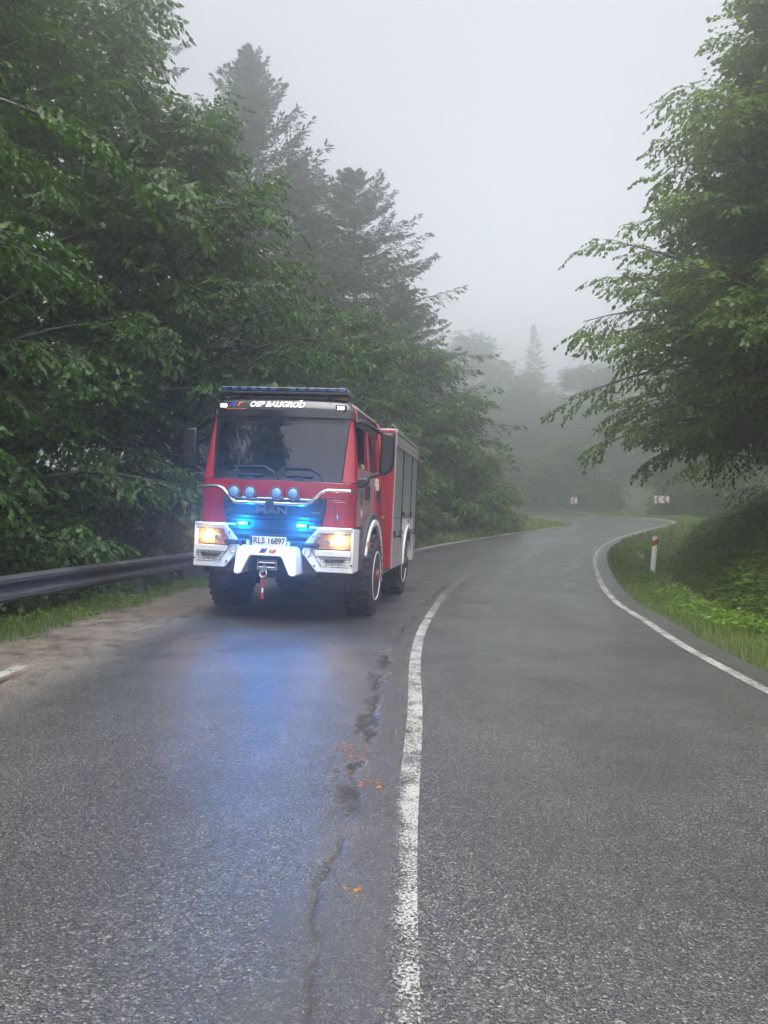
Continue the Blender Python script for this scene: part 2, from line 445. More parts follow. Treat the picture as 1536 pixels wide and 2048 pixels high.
# ---- terrain: one sheet, heights taken from the distance to the road
def near_line(A, x, y):
    idx = np.zeros(x.size, int); B = A[::2]
    for a in range(0, x.size, 4000):
        idx[a:a + 4000] = ((x[a:a + 4000, None] - B[None, :, 0])**2 + (y[a:a + 4000, None] - B[None, :, 1])**2).argmin(1)
    k = idx * 2; nx = np.clip(k + 1, 0, len(A) - 1); pv = np.clip(k - 1, 0, len(A) - 1)
    t = A[nx] - A[pv]; tl = np.linalg.norm(t[:, :2], axis=1); t = t / tl[:, None]
    dx, dy = x - A[k, 0], y - A[k, 1]
    side = dx * t[:, 1] - dy * t[:, 0]; al = np.clip(dx * t[:, 0] + dy * t[:, 1], -.5, .5)
    dist = np.hypot(dx, dy)
    sd_ = np.sign(side) * np.maximum(np.abs(side), np.sqrt(np.maximum(dist**2 - al**2, 0)))
    return sd_, A[k, 2] + al * t[:, 2], ARC[k] + al
def terrain_z(X, Y):
    sh = X.shape; x = X.ravel(); y = Y.ravel()
    sr, zr, s_r = near_line(RS, x, y); sl, zl, s_l = near_line(LS, x, y)
    lat = sr + sl                                        # right of the middle > 0
    rr = sr - ROFF; rl = -sl
    s = np.where(np.abs(sr) < np.abs(sl), s_r, s_l)
    f = np.clip(np.abs(sl) / (np.abs(sl) + np.abs(sr) + 1e-6), 0, 1)
    base = np.where(sr > 0, zr, np.where(sl < 0, zl, zl + (zr - zl) * f))
    nz = fbm(x * 0.7, y * 0.7, 3, 4) - 0.47; nz2 = fbm(x * 3, y * 3, 13, 3) - 0.45
    # right hand side: verge, ditch, then the bank of the cutting
    bank = 1 - sstep(34, 52, s)
    prof_r = -0.03 - 0.06 * sstep(0, 1.1, rr) - 0.42 * sstep(1.2, 1.9, rr) * (1 - sstep(2.0, 3.0, rr)) * bank
    prof_r += bank * (0.48 * np.clip(rr - 2.0, 0, 5) + 0.30 * np.clip(rr - 7, 0, 30)) + (1 - bank) * (0.02 * np.clip(rr, 0, 6) + 0.16 * np.clip(rr - 6, 0, 40))
    prof_r += 0.30 * nz * sstep(0.4, 3, rr) + 0.05 * nz2 * sstep(0.05, 0.6, rr)
    # left: dirt shoulder, grass lip, then the valley; beyond s=24 the inside of the bend
    val = 1 - sstep(19, 27, s)
    prof_l = -0.035 + 0.03 * sstep(0.2, 0.8, rl) * val + 0.04 * sstep(0.9, 1.3, rl) * val
    prof_l += val * (-0.6 * np.clip(rl - 1.75, 0, 9) - 0.12 * np.clip(rl - 11, 0, 40)) + (1 - val) * (0.16 * np.clip(rl - 0.5, 0, 3.2) - 0.03 * np.clip(rl - 8, 0, 20))
    prof_l += 0.25 * nz * sstep(1.6, 4, rl) + 0.05 * nz2 * sstep(0.1, 0.6, rl)
    z = np.where(lat > 0, base + np.where(rr > 0, prof_r, 0), base + np.where(rl > 0, prof_l, 0))
    inside = np.minimum(np.maximum(-rr, 0), np.maximum(-rl, 0))
    z = np.where((rr < 0) & (rl < 0), z - 0.02 - 0.5 * np.clip(inside, 0, .25), z)
    dirt = np.where((lat < 0) & (s < 24), 1 - sstep(0.95, 1.25, rl + 0.7 * nz + 0.3 * nz2), 0) * (rl > -2)
    return z.reshape(sh), dirt.reshape(sh), s.reshape(sh), rr.reshape(sh), rl.reshape(sh)

def axis(fine0, fine1, step, lim0, lim1):
    a = list(np.arange(fine0, fine1, step)); g = step
    while a[-1] < lim1: g = min(g * 1.22, 12); a.append(a[-1] + g)
    g = step
    while a[0] > lim0: g = min(g * 1.22, 12); a.insert(0, a[0] - g)
    return np.array(a)
gx, gy = axis(-9, 24, 0.25, -170, 170), axis(1, 62, 0.28, -60, 220)
GX, GY = np.meshgrid(gx, gy)
GZ, GD, GS, _, _ = terrain_z(GX, GY)
earth, nt, bs, out = newmat('earth')
tc = coord(nt)
dm = attr(nt, 'dirt')
grv = N(nt, 'ShaderNodeTexVoronoi', Scale=70.0); nt.links.new(tc, grv.inputs['Vector'])
gsep = N(nt, 'ShaderNodeSeparateColor'); nt.links.new(grv.outputs['Color'], gsep.inputs[0])
n5 = noise(nt, tc, 3.0, 8, .7)
soilc = mixc(nt, gsep.outputs[0], (.11, .09, .066), (.25, .21, .165))
soilc = mixc(nt, ramp(nt, n5, [(.35, 0), (.65, 1)]), soilc, (.055, .043, .032))
under = mixc(nt, noise(nt, tc, 8.0, 6), (.022, .032, .012), (.06, .06, .028))
nt.links.new(mixc(nt, dm, under, soilc), bs.inputs['Base Color'])
bs.inputs['Roughness'].default_value = 0.75
bump(nt, bs, math_(nt, 'ADD', math_(nt, 'MULTIPLY', grv.outputs['Distance'], -0.5), n5), 0.9, 0.02)
ny, nx_ = GX.shape
ii = np.arange(ny - 1)[:, None] * nx_ + np.arange(nx_ - 1)[None]
ground = mesh_np('ground', np.stack([GX, GY, GZ], -1).reshape(-1, 3), np.stack([ii, ii + 1, ii + nx_ + 1, ii + nx_], -1).reshape(-1, 4), earth, None, {'dirt': GD.ravel()}, True)
tag(ground, kind='structure')
def gz(x, y):
    z, d, s, rr, rl = terrain_z(np.atleast_1d(np.array(x, float)), np.atleast_1d(np.array(y, float))); return float(z[0])

# ================================================================== TREES
bark = pmat('beech_bark', (.055, .052, .046), 0.8, var=0.35, vs=3.0, bmp=0.6, bs_=18)
bark2 = pmat('spruce_bark', (.05, .042, .036), 0.85, var=0.3, vs=4.0, bmp=0.8, bs_=25)
leaf_beech = leafmat('beech_leaf', (.019, .062, .008), (.054, .122, .016))
leaf_maple = leafmat('maple_leaf', (.052, .112, .012), (.11, .18, .024), .45)
leaf_bush = leafmat('bush_leaf', (.04, .08, .02), (.10, .145, .04))
needle = leafmat('spruce_needle', (.017, .034, .017), (.035, .058, .028), 0.2)

def unit(v): return v / np.maximum(np.linalg.norm(v, axis=-1, keepdims=True), 1e-9)
def dirv(az, el): return np.stack([np.cos(el) * np.cos(az), np.cos(el) * np.sin(az), np.sin(el)], -1)

def tubes(P, Rr, n):
    P = np.asarray(P, float); Nn, K, _ = P.shape
    T = unit(np.gradient(P, axis=1))
    ref = np.where(np.abs(T[..., 2:3]) > 0.85, np.array([1., 0, 0]), np.array([0, 0, 1.]))
    A = unit(np.cross(T, ref)); B = np.cross(T, A)
    a = np.arange(n) * 2 * np.pi / n
    V = P[:, :, None] + Rr[:, :, None, None] * (np.cos(a)[None, None, :, None] * A[:, :, None] + np.sin(a)[None, None, :, None] * B[:, :, None])
    k = np.arange(n); k2 = (k + 1) % n
    b = (np.arange(Nn)[:, None, None] * K + np.arange(K - 1)[None, :, None]) * n
    F = np.stack([b + k, b + k2, b + n + k2, b + n + k], -1).reshape(-1, 4)
    return V.reshape(-1, 3), F

def leaf_mesh(base, d, nrm, ln, wd, tint, fold=0.12):
    """one folded four-cornered blade for each leaf"""
    side = unit(np.cross(nrm, d)); nn = np.cross(d, side)
    ln = ln[:, None]; wd = wd[:, None]
    mid = base + d * ln * 0.48
    V = np.stack([base, mid + side * wd * 0.5 - nn * ln * fold, base + d * ln - nn * ln * 0.10, mid - side * wd * 0.5 - nn * ln * fold], 1)
    n = len(base); i = np.arange(n) * 4
    F = np.concatenate([np.stack([i, i + 1, i + 2], -1), np.stack([i, i + 2, i + 3], -1)])
    return V.reshape(-1, 3), F, np.repeat(tint, 4)

def broadleaf(name, label, loc, seed, H, base, spread, leaf, n1, n2, n3, nl, mat, droop=1.1, trunk_r=None, group=None, cat='tree',
              el0=12, el1=68, prof=0.6, lean=(0, 0), az0=None, az1=None, wood=None, zoff=-0.15, sec=0.42, aspect=0.62, parent_trunk=True):
    rng = np.random.default_rng(seed)
    root = empty(name, (loc[0], loc[1], gz(*loc) if len(loc) == 2 else loc[2]))
    tr = trunk_r or H * 0.013
    K = 10; t = np.linspace(0, 1, K)
    tx = np.cumsum(rng.normal(0, 0.02 * H / K, K)) + lean[0] * t**1.5; ty = np.cumsum(rng.normal(0, 0.02 * H / K, K)) + lean[1] * t**1.5
    tp = np.stack([tx - tx[0], ty - ty[0], zoff + t * (H * 0.96 - zoff)], -1)
    trad = tr * (1 - 0.93 * t**0.9) * (1 + 0.5 * np.exp(-t * 25))
    V, F = tubes(tp[None], trad[None], 9)
    mesh_np('trunk', V, F, wood or bark, root, smooth=True)
    # primary limbs
    f = np.sort(rng.uniform(0, 1, n1)); f[:2] = rng.uniform(0, .08, 2)
    hh = base + (0.97 - base) * f
    p0 = np.stack([np.interp(hh, t, tp[:, k]) for k in range(3)], -1)
    az = np.arange(n1) * 2.39996 + rng.normal(0, 0.35, n1)
    if az0 is not None: az = np.radians(az0) + (np.radians(az1 - az0)) * ((np.arange(n1) * 0.618 + rng.uniform(0, .15, n1)) % 1)
    pl = (np.clip(1 - f**(1.0 + 1.2 * (prof < .7)), 0, 1)**prof * 0.9 + 0.12) * (0.75 + 0.25 * sstep(0, .12, f))
    Ln = spread * pl * rng.uniform(0.72, 1.15, n1)
    el = np.radians(el0 + (el1 - el0) * f**1.3 + rng.normal(0, 13, n1))
    K1 = 9; tt = np.linspace(0, 1, K1)
    dr = droop * rng.uniform(0.6, 1.2, n1)
    E1 = el[:, None] - dr[:, None] * (0.55 * tt**1.6)[None] ; A1 = az[:, None] + np.cumsum(rng.normal(0, 0.09, (n1, K1)), 1)
    D1 = dirv(A1, E1); P1 = np.concatenate([p0[:, None], p0[:, None] + np.cumsum(D1[:, :-1] * (Ln / (K1 - 1))[:, None, None], 1)], 1)
    r1 = (0.012 + 0.011 * Ln)[:, None] * (1 - 0.85 * tt)[None] * min(1, H / 8)
    V1, F1 = tubes(P1, r1, 5)
    # secondary branches
    n2s = n1 * n2
    t2 = np.clip((np.arange(n2)[None] + rng.uniform(0, 1, (n1, n2))) / n2, 0, 1) * 0.85 + 0.15
    def interp_line(P, tq):
        x = tq * (P.shape[1] - 1); i = np.clip(np.floor(x).astype(int), 0, P.shape[1] - 2); fr = (x - i)[..., None]
        r = np.arange(P.shape[0])[:, None]
        return P[r, i] * (1 - fr) + P[r, i + 1] * fr
    B2 = interp_line(P1, t2).reshape(-1, 3)
    la = interp_line(A1[..., None], t2)[..., 0]; le = interp_line(E1[..., None], t2)[..., 0]
    sg = np.where(np.arange(n2) % 2 == 0, 1, -1)[None]
    a2 = (la + sg * rng.uniform(0.55, 1.15, (n1, n2)) * (1 - 0.5 * t2)).ravel()
    e2 = (le * 0.6 + rng.normal(0, 0.26, (n1, n2))).ravel()
    L2 = ((1 - 0.72 * t2) * Ln[:, None] * sec * rng.uniform(0.6, 1.2, (n1, n2)) + leaf * 2.5).ravel()
    K2 = 5; u = np.linspace(0, 1, K2)
    E2 = e2[:, None] - (0.45 * droop * rng.uniform(0.5, 1.3, n2s))[:, None] * u[None]; A2 = a2[:, None] + np.cumsum(rng.normal(0, 0.1, (n2s, K2)), 1)
    D2 = dirv(A2, E2); P2 = np.concatenate([B2[:, None], B2[:, None] + np.cumsum(D2[:, :-1] * (L2 / (K2 - 1))[:, None, None], 1)], 1)
    V2, F2 = tubes(P2, (0.003 + 0.006 * L2)[:, None] * (1 - 0.8 * u)[None], 3)
    mesh_np('branches', np.vstack([V1, V2]), np.vstack([F1, F2 + len(V1)]), wood or bark, root, smooth=True)
    # twigs
    t3 = np.clip((np.arange(n3)[None] + rng.uniform(0, 1, (n2s, n3))) / n3, 0, 1) * 0.9 + 0.1
    B3 = interp_line(P2, t3).reshape(-1, 3)
    sg3 = np.where((np.arange(n3)[None] + rng.integers(0, 2, (n2s, 1))) % 2 == 0, 1, -1)
    a3 = (interp_line(A2[..., None], t3)[..., 0] + sg3 * rng.uniform(0.45, 1.05, (n2s, n3))).ravel()
    e3 = (interp_line(E2[..., None], t3)[..., 0] * 0.7 - rng.uniform(-0.05, 0.45, (n2s, n3)) * droop).ravel()
    L3 = leaf * rng.uniform(2.2, 5.2, n2s * n3) * (1.15 - 0.5 * t3.ravel())
    n3s = n2s * n3
    t4 = (np.arange(nl)[None] + rng.uniform(0.2, 1.0, (n3s, nl))) / nl
    D3 = dirv(a3, e3)
    B4 = (B3[:, None] + D3[:, None] * (L3[:, None] * t4)[..., None]); B4[..., 2] -= 0.10 * leaf * (t4 * 3)**2 * 0.5
    B4 = B4.reshape(-1, 3)
    n4 = n3s * nl
    s4 = np.where(np.arange(nl) % 2 == 0, 1, -1)[None]
    a4 = (a3[:, None] + s4 * rng.uniform(0.35, 1.15, (n3s, nl)) * (1 - 0.7 * t4)).ravel()
    e4 = (np.repeat(e3, nl) - rng.uniform(0.0, 0.65, n4) * min(1.0, droop))
    d4 = dirv(a4, e4)
    nrm = unit(np.array([0, 0, 1.]) + rng.normal(0, 0.33, (n4, 3)))
    sz = leaf * rng.uniform(0.5, 1.25, n4)
    br = np.repeat(rng.uniform(0, 1, n2s), n3 * nl)
    tint = np.clip(0.45 * br + 0.55 * rng.uniform(0, 1, n4), 0, 1)
    V4, F4, T4 = leaf_mesh(B4, d4, nrm, sz, sz * aspect, tint)
    mesh_np('crown', V4, F4, mat, root, {'tint': T4})
    tag(root, label, cat, group)
    return root

def conifer(name, label, loc, seed, H, spread, whorls, per, twigs, nl, nsize, group=None, base=0.06, mat=None, zoff=-0.3, up=0.0):
    rng = np.random.default_rng(seed)
    root = empty(name, (loc[0], loc[1], gz(*loc)))
    K = 10; t = np.linspace(0, 1, K)
    tp = np.stack([np.cumsum(rng.normal(0, .01, K)), np.cumsum(rng.normal(0, .01, K)), zoff + t * (H - zoff)], -1)
    V, F = tubes(tp[None], (H * 0.011 * (1 - 0.96 * t))[None], 8)
    mesh_np('trunk', V, F, bark2, root, smooth=True)
    n1 = whorls * per
    f = np.repeat(np.linspace(0, 1, whorls)**0.9, per); f = np.clip(f + rng.normal(0, .4 / whorls, n1), 0, .995)
    hh = base + (1 - base) * f
    p0 = np.stack([np.interp(hh, t, tp[:, k]) for k in range(3)], -1)
    az = np.tile(np.arange(per) * 2 * np.pi / per, whorls) + np.repeat(rng.uniform(0, 6.28, whorls), per) + rng.normal(0, .25, n1)
    Ln = spread * ((1 - f)**0.8 + 0.03) * rng.uniform(0.6, 1.15, n1)
    el = np.radians(-14 + 62 * f**1.5 + rng.normal(0, 6, n1)) + up
    K1 = 8; tt = np.linspace(0, 1, K1)
    E1 = el[:, None] + (-0.45 * np.sin(tt * 2.2) + 0.55 * tt**2)[None] * (1 - 0.6 * f)[:, None]
    A1 = az[:, None] + np.cumsum(rng.normal(0, .05, (n1, K1)), 1)
    P1 = np.concatenate([p0[:, None], p0[:, None] + np.cumsum(dirv(A1, E1)[:, :-1] * (Ln / (K1 - 1))[:, None, None], 1)], 1)
    V1, F1 = tubes(P1, (0.006 + 0.008 * Ln)[:, None] * (1 - .85 * tt)[None], 4)
    mesh_np('branches', V1, F1, bark2, root, smooth=True)
    t2 = (np.arange(twigs)[None] + rng.uniform(0, 1, (n1, twigs))) / twigs * 0.95 + 0.05
    x = t2 * (K1 - 1); i = np.clip(np.floor(x).astype(int), 0, K1 - 2); fr = (x - i)
    r = np.arange(n1)[:, None]
    B2 = P1[r, i] * (1 - fr[..., None]) + P1[r, i + 1] * fr[..., None]
    sg = np.where(np.arange(twigs) % 2 == 0, 1, -1)[None]
    a2 = A1[r, i] + sg * rng.uniform(0.5, 1.05, (n1, twigs)); e2 = E1[r, i] * 0.7 - rng.uniform(0, .55, (n1, twigs)) * (1 - 0.8 * f)[:, None]
    L2 = (0.10 * (1 - .7 * f)[:, None] + 0.30 * Ln[:, None] * (1 - t2**1.5) * rng.uniform(.6, 1.2, (n1, twigs)))
    D2 = dirv(a2, e2)
    t3 = (np.arange(nl) + 0.5)[None, None] / nl + rng.uniform(-.5, .5, (n1, twigs, nl)) / nl
    B3 = (B2[:, :, None] + D2[:, :, None] * (L2[..., None] * t3)[..., None]).reshape(-1, 3)
    n3 = len(B3); s3 = np.tile(np.where(np.arange(nl) % 2 == 0, 1, -1), n1 * twigs)
    a3 = np.repeat(a2.ravel(), nl) + s3 * rng.uniform(.15, .8, n3); e3 = np.repeat(e2.ravel(), nl) - rng.uniform(-.1, .6, n3)
    nrm = unit(np.array([0, 0, 1.]) + rng.normal(0, .45, (n3, 3)))
    sz = nsize * rng.uniform(.6, 1.2, n3) * np.repeat(.3 + .7 * (1 - f)**.5, twigs * nl)
    V3, F3, T3 = leaf_mesh(B3, dirv(a3, e3), nrm, sz, sz * 0.26, rng.uniform(0, 1, n3), 0.03)
    mesh_np('crown', V3, F3, mat or needle, root, {'tint': T3})
    tag(root, label, 'tree', group)
    return root

def place_copy(src, loc, rz, sc, label, group=None):
    c = copy_tree(src); c.location = (loc[0], loc[1], gz(*loc)); c.rotation_euler = (0, 0, rz); c.scale = (sc, sc, sc)
    tag(c, label, src['category'], group); return c

# --- left: beeches beyond the guardrail
G1 = 'beeches on the slope beyond the guardrail'
broadleaf('beech_tree', 'beech reaching long leafy branches in over the guardrail, nearest its bolted joint', (-7.5, 8.2), 11, 15, .19, 4.7, .095, 88, 13, 9, 8, leaf_beech, droop=1.25, group=G1, el0=16)
broadleaf('beech_tree', 'dark beech behind the guardrail between the leaning-in beech and the fire engine', (-8.0, 14.0), 12, 15.5, .06, 4.4, .108, 88, 12, 8, 8, leaf_beech, droop=1.15, group=G1)
broadleaf('beech_tree', 'wide dense beech rising directly behind the fire engine cab', (-5.0, 18.8), 13, 11.9, .08, 4.6, .118, 105, 12, 8, 8, leaf_beech, droop=1.2, group=G1, el1=60)
conifer('fir_tree', 'tall pale fir with upright branch tips standing out against the fog', (-7.9, 45), 14, 27.5, 12.0, 34, 7, 22, 8, .62, 'spruces left of the road', up=.42)
b5 = broadleaf('beech_tree', 'beech deeper down the slope whose gaps let bright fog through', (-12.5, 14.5), 15, 16, .05, 5.2, .17, 85, 10, 8, 6, leaf_beech, droop=1.1, group=G1)
place_copy(b5, (-10.6, 23), 2.1, 1.45, 'beech on the slope behind the wide dense beech', G1)
broadleaf('beech_tree', 'leafy beech above the rear roof of the fire engine', (-1.6, 25.5), 16, 7.6, .05, 3.6, .13, 80, 11, 8, 7, leaf_beech, droop=1.2, group=G1)
t3 = [o for o in bpy.data.objects if o.get('label', '').startswith('wide dense beech')][0]
place_copy(t3, (-9.0, 18.0), 2.2, 1.5, 'beech crowding behind the wide dense beech, further down the slope', G1)
G2 = 'spruces left of the road'
sp1 = conifer('spruce_tree', 'tall fog-grey spruce whose pointed crown ends above the road verge', (-1.8, 47), 21, 21.2, 12.5, 38, 7, 26, 9, .52, G2)
conifer('spruce_tree', 'very tall spruce fading into fog behind the leafy beech crowns', (-12.2, 37), 22, 31, 7.0, 38, 6, 18, 7, .46, G2)
place_copy(sp1, (-5.6, 52), 2.0, 1.12, 'fog-grey spruce filling the gap between the pale fir and the pointed spruce', G2)
place_copy(sp1, (.9, 43.5), 4.0, .62, 'smaller fog-grey spruce at the foot of the pointed spruce, inside the bend', G2)
# --- right: maple / beech wall on the bank
G3 = 'trees on the bank above the ditch'
broadleaf('maple_tree', 'broad tree overhanging the ditch with long drooping tips towards the road', (10.9, 19.5), 137, 15.5, .17, 6.1, .13, 125, 12, 9, 7, leaf_maple, droop=.95, group=G3, el0=18, prof=.75, aspect=.75)
broadleaf('maple_tree', 'tree on the bank close above the yellow flowers', (11.8, 14.0), 32, 13.5, .14, 4.6, .13, 90, 11, 8, 7, leaf_maple, droop=1.1, group=G3)
r1 = [o for o in bpy.data.objects if o.name.startswith('maple_tree')][0]
place_copy(r1, (13.2, 17.6), 2.4, 1.0, 'tree crowding in behind the overhanging one on the bank', G3)
place_copy(r1, (12.2, 23.4), 4.3, .9, 'tree just past the overhanging one, leaning over the ditch', G3)
place_copy(r1, (11.2, 17.6), 3.4, .97, 'tree on the bank between the overhanging one and the yellow flowers', G3)
place_copy(r1, (11.6, 21.4), 1.2, .92, 'tree standing close beside the overhanging one on the ditch side', G3)
r3 = broadleaf('maple_tree', 'tree behind the overhanging one, its low boughs in front of the chevron sign', (15.0, 27.5), 33, 14, .02, 6.0, .18, 80, 11, 8, 6, leaf_maple, droop=1.1, group=G3)
place_copy(r3, (16.5, 19.5), 2.0, .95, 'tree higher up the bank behind the overhanging one', G3)
place_copy(r3, (19.5, 32), 3.6, .85, 'tree further along the bank towards the bend', G3)
# --- inside of the bend
broadleaf('beech_tree', 'low dark beech beside the leafy bush on the inside of the bend', (1.6, 34.0), 34, 7.4, .02, 3.6, .18, 70, 10, 7, 6, leaf_beech, droop=1.0)
broadleaf('roadside_bush', 'light green bush in the tall grass on the inside of the bend', (4.4, 37.5), 35, 3.0, .03, 2.1, .14, 60, 9, 7, 6, leaf_bush, droop=.8, cat='bush', el0=20)
broadleaf('roadside_bush', 'light green bush showing behind the rear corner of the fire engine', (.3, 28.6), 36, 3.6, .03, 1.7, .13, 60, 9, 7, 6, leaf_bush, droop=.8, cat='bush', el0=20)
# --- shrubs under the beeches, behind the guardrail
G4 = 'shrubs behind the guardrail'
for i, (x, y, h, sp, lab) in enumerate([(-6.9, 8.8, 1.9, 1.4, 'round-leaved shrub pressing against the guardrail beside its bolted joint'),
                                        (-6.6, 11.2, 1.7, 1.4, 'round-leaved shrub behind the middle of the guardrail'),
                                        (-6.3, 14.2, 1.6, 1.3, 'round-leaved shrub behind the guardrail beside the fire engine')]):
    broadleaf('hazel_shrub', lab, (x, y), 40 + i, h + .9, .03, sp, .11, 45, 9, 7, 6, leaf_beech, droop=1.0, cat='shrub', group=G4, el0=25, el1=70, aspect=.8)
# --- far wood behind the bend
G5 = 'foggy trees behind the bend'
fb = broadleaf('beech_tree', 'fog-veiled broadleaf tree with the round top above the far guardrail', (14.6, 126), 51, 22.5, .04, 9.0, .6, 75, 9, 6, 5, leaf_beech, droop=.9, group=G5)
fs = conifer('spruce_tree', 'fog-veiled spruce with the highest point behind the bend', (28.5, 146), 52, 30, 7.0, 32, 6, 16, 5, .8, G5)
far = [(fb, 11.9, 110.0, 0.58, 'faint broadleaf tree behind the middle chevron sign'), (fb, 19.4, 107.5, 0.55, 'faint broadleaf tree at the foot of the foggy spruce'),
       (fb, 29.4, 105.0, 0.63, 'faint broadleaf tree behind the long chevron board'), (fb, 36.2, 97.5, 0.65, 'faint broadleaf tree past the long chevron board'),
       (fb, 4.4, 112.5, 0.73, 'faint broadleaf tree behind the far guardrail end'), (fb, 41.2, 85.0, 0.73, 'faint broadleaf tree where the outer bend meets the bank'),
       (fb, -7.5, 115.0, 0.95, 'faint broadleaf tree behind the far guardrail, towards the valley'), (fb, 23.8, 130.0, 0.76, 'faint broadleaf tree between the round top and the foggy spruce'),
       (fb, 40.0, 135.0, 0.89, 'faint broadleaf tree deep in the wood behind the long chevron board'), (fs, 42.5, 147.5, 0.86, 'faint spruce right of the foggy spruce'), (fb, 34.4, 70.0, 0.53, 'faint broadleaf tree on the verge outside the bend'),
       (fs, 37.5, 60.0, 0.54, 'spruce at the top of the bank before the bend'), (fb, 30.0, 120.0, 0.73, 'faint broadleaf tree in front of the foggy spruce')]
for i, (src, x, y, sc, lab) in enumerate(far): place_copy(src, (x, y), 1.3 * i + .4, sc, lab, G5)
# shrubs that close the foot of the far wood
G6 = 'shrubs at the foot of the far wood'
fsh = broadleaf('roadside_bush', 'faint shrub under the tree behind the middle chevron sign', (10.5, 81), 55, 5.2, .02, 3.2, .30, 55, 8, 6, 5, leaf_beech, droop=.9, cat='bush', group=G6, el0=15)
for i, (x, y, sc, lab) in enumerate([(4.5, 82, .55, 'faint shrub behind the far guardrail'), (16.5, 79, .6, 'faint shrub left of the long chevron board'), (22, 75, .5, 'faint shrub behind the long chevron board'),
                                     (-2, 82, .8, 'faint shrub behind the far guardrail, towards the valley'), (26.5, 69, .9, 'faint shrub on the verge outside the bend'), (27.5, 61, .8, 'faint shrub beside the broadleaf tree outside the bend'),
                                     (13.5, 83, .95, 'faint shrub between the middle and the long chevron board'), (19.5, 80, 1.15, 'faint shrub just left of the long chevron board'), (7.5, 84, 1.05, 'faint shrub behind the far guardrail, beside the middle chevron sign')]):
    place_copy(fsh, (x, y), i * 1.7, sc, lab, G6)
# --- behind the photographer (seen mirrored in the windscreen)
broadleaf('beech_tree', 'beech mirrored in the windscreen, standing back along the guardrail side', (-11.2, -7), 61, 15, .06, 5.2, .3, 60, 8, 6, 6, leaf_beech, droop=1.0)
place_copy(b5, (-14.5, -1), 1.0, 1.0, 'beech mirrored at the edge of the windscreen, back along the guardrail side')

# ================================================================== GRASS AND HERBS
grass_m = leafmat('grass_blade', (.060, .125, .013), (.135, .20, .033), 0.3, 0.5)
herb_m = leafmat('herb_leaf', (.065, .145, .014), (.155, .24, .04), 0.35, 0.4)
rng = np.random.default_rng(5)
def scatter(n, x0, x1, y0, y1, keep):
    x = rng.uniform(x0, x1, n); y = rng.uniform(y0, y1, n)
    z, d, s, rr, rl = terrain_z(x, y)
    p = keep(x, y, s, rr, rl, d); k = rng.uniform(0, 1, n) < p
    return x[k], y[k], z[k], s[k]
def blades(name, pts, h, w, kind='stuff', mat=None, lean=0.5):
    x, y, z, s = pts; n = len(x)
    if n == 0: return
    az = rng.uniform(0, 6.283, n); hh = h * rng.uniform(.45, 1.25, n); ww = w * rng.uniform(.7, 1.2, n)
    ln = lean * rng.uniform(.1, 1.3, n)
    d = np.stack([np.cos(az), np.sin(az), 0 * az], -1); sd_ = np.stack([-np.sin(az), np.cos(az), 0 * az], -1)
    b = np.stack([x, y, z - .012], -1); up = np.array([0, 0, 1.])
    m = b + up * (hh * .55)[:, None] + d * (hh * ln * .28)[:, None]
    tp = b + up * (hh * (1 - .35 * ln))[:, None] + d * (hh * ln * .95)[:, None]
    V = np.stack([b - sd_ * ww[:, None] / 2, b + sd_ * ww[:, None] / 2, m + sd_ * ww[:, None] * .42, m - sd_ * ww[:, None] * .42, tp], 1)
    i = np.arange(n) * 5
    F = [np.stack([i, i + 1, i + 2, i + 3], -1), np.stack([i + 3, i + 2, i + 4], -1)]
    clump = fbm(x * 1.5, y * 1.5, 77, 3)
    t = np.clip(.9 * (clump - .2) + rng.uniform(0, .5, n), 0, 1)
    return mesh_np(name, V.reshape(-1, 3), F, mat or grass_m, None, {'tint': np.repeat(t, 5)})
def herbs(name, pts, size, mat=None, upr=0.5):
    x, y, z, s = pts; n = len(x); k = 7
    az = rng.uniform(0, 6.283, (n, k)); el = rng.uniform(-.1, 1.2, (n, k)) * upr + .1
    hz = rng.uniform(.1, 1.0, (n, k)) * (size * 2.2 * rng.uniform(.3, 1.3, n))[:, None]
    sp = size * .5
    b = np.stack([x[:, None] + rng.normal(0, sp, (n, k)), y[:, None] + rng.normal(0, sp, (n, k)), z[:, None] + hz], -1).reshape(-1, 3)
    m = n * k; sz = size * rng.uniform(.6, 1.4, m)
    nrm = unit(np.array([0, 0, 1.]) + rng.normal(0, .4, (m, 3)))
    cl = np.repeat(fbm(x * 1.2, y * 1.2, 55, 3), k)
    V, F, T = leaf_mesh(b, dirv(az.ravel(), el.ravel() * .4 - .15), nrm, sz, sz * .6, np.clip(.8 * (cl - .2) + rng.uniform(0, .55, m), 0, 1))
    return mesh_np(name, V, F, mat or herb_m, None, {'tint': T})
def st(o, label, cat): return tag(o, label, cat, kind='stuff')
noisy = lambda x, y, sc, sd_: fbm(x * sc, y * sc, sd_, 3)
st(blades('grass', scatter(90000, -5.6, -1.5, 3, 24, lambda x, y, s, rr, rl, d: (1 - d) * (rl > .75) * (1 - sstep(1.7, 2.4, rl)) * (s < 24)), .105, .008), 'bright grass strip between the dirt shoulder and the guardrail', 'grass')
st(herbs('weeds', scatter(5000, -5.6, -1.5, 3, 24, lambda x, y, s, rr, rl, d: (1 - d) * (rl > .8) * (rl < 3.2) * .5 + .02 * d * (rl > .3)), .055), 'broad-leaved weeds among the grass under the guardrail', 'weeds')
st(blades('grass', scatter(150000, 3, 12.5, 4, 34, lambda x, y, s, rr, rl, d: sstep(-.02, .1, rr + .16 * (noisy(x, y, 2, 6) - .45)) * (1 - sstep(1.6, 2.6, rr)) * (1 - .5 * sstep(18, 30, s))), .13, .009), 'grass verge beside the right edge line and the white marker post', 'grass')
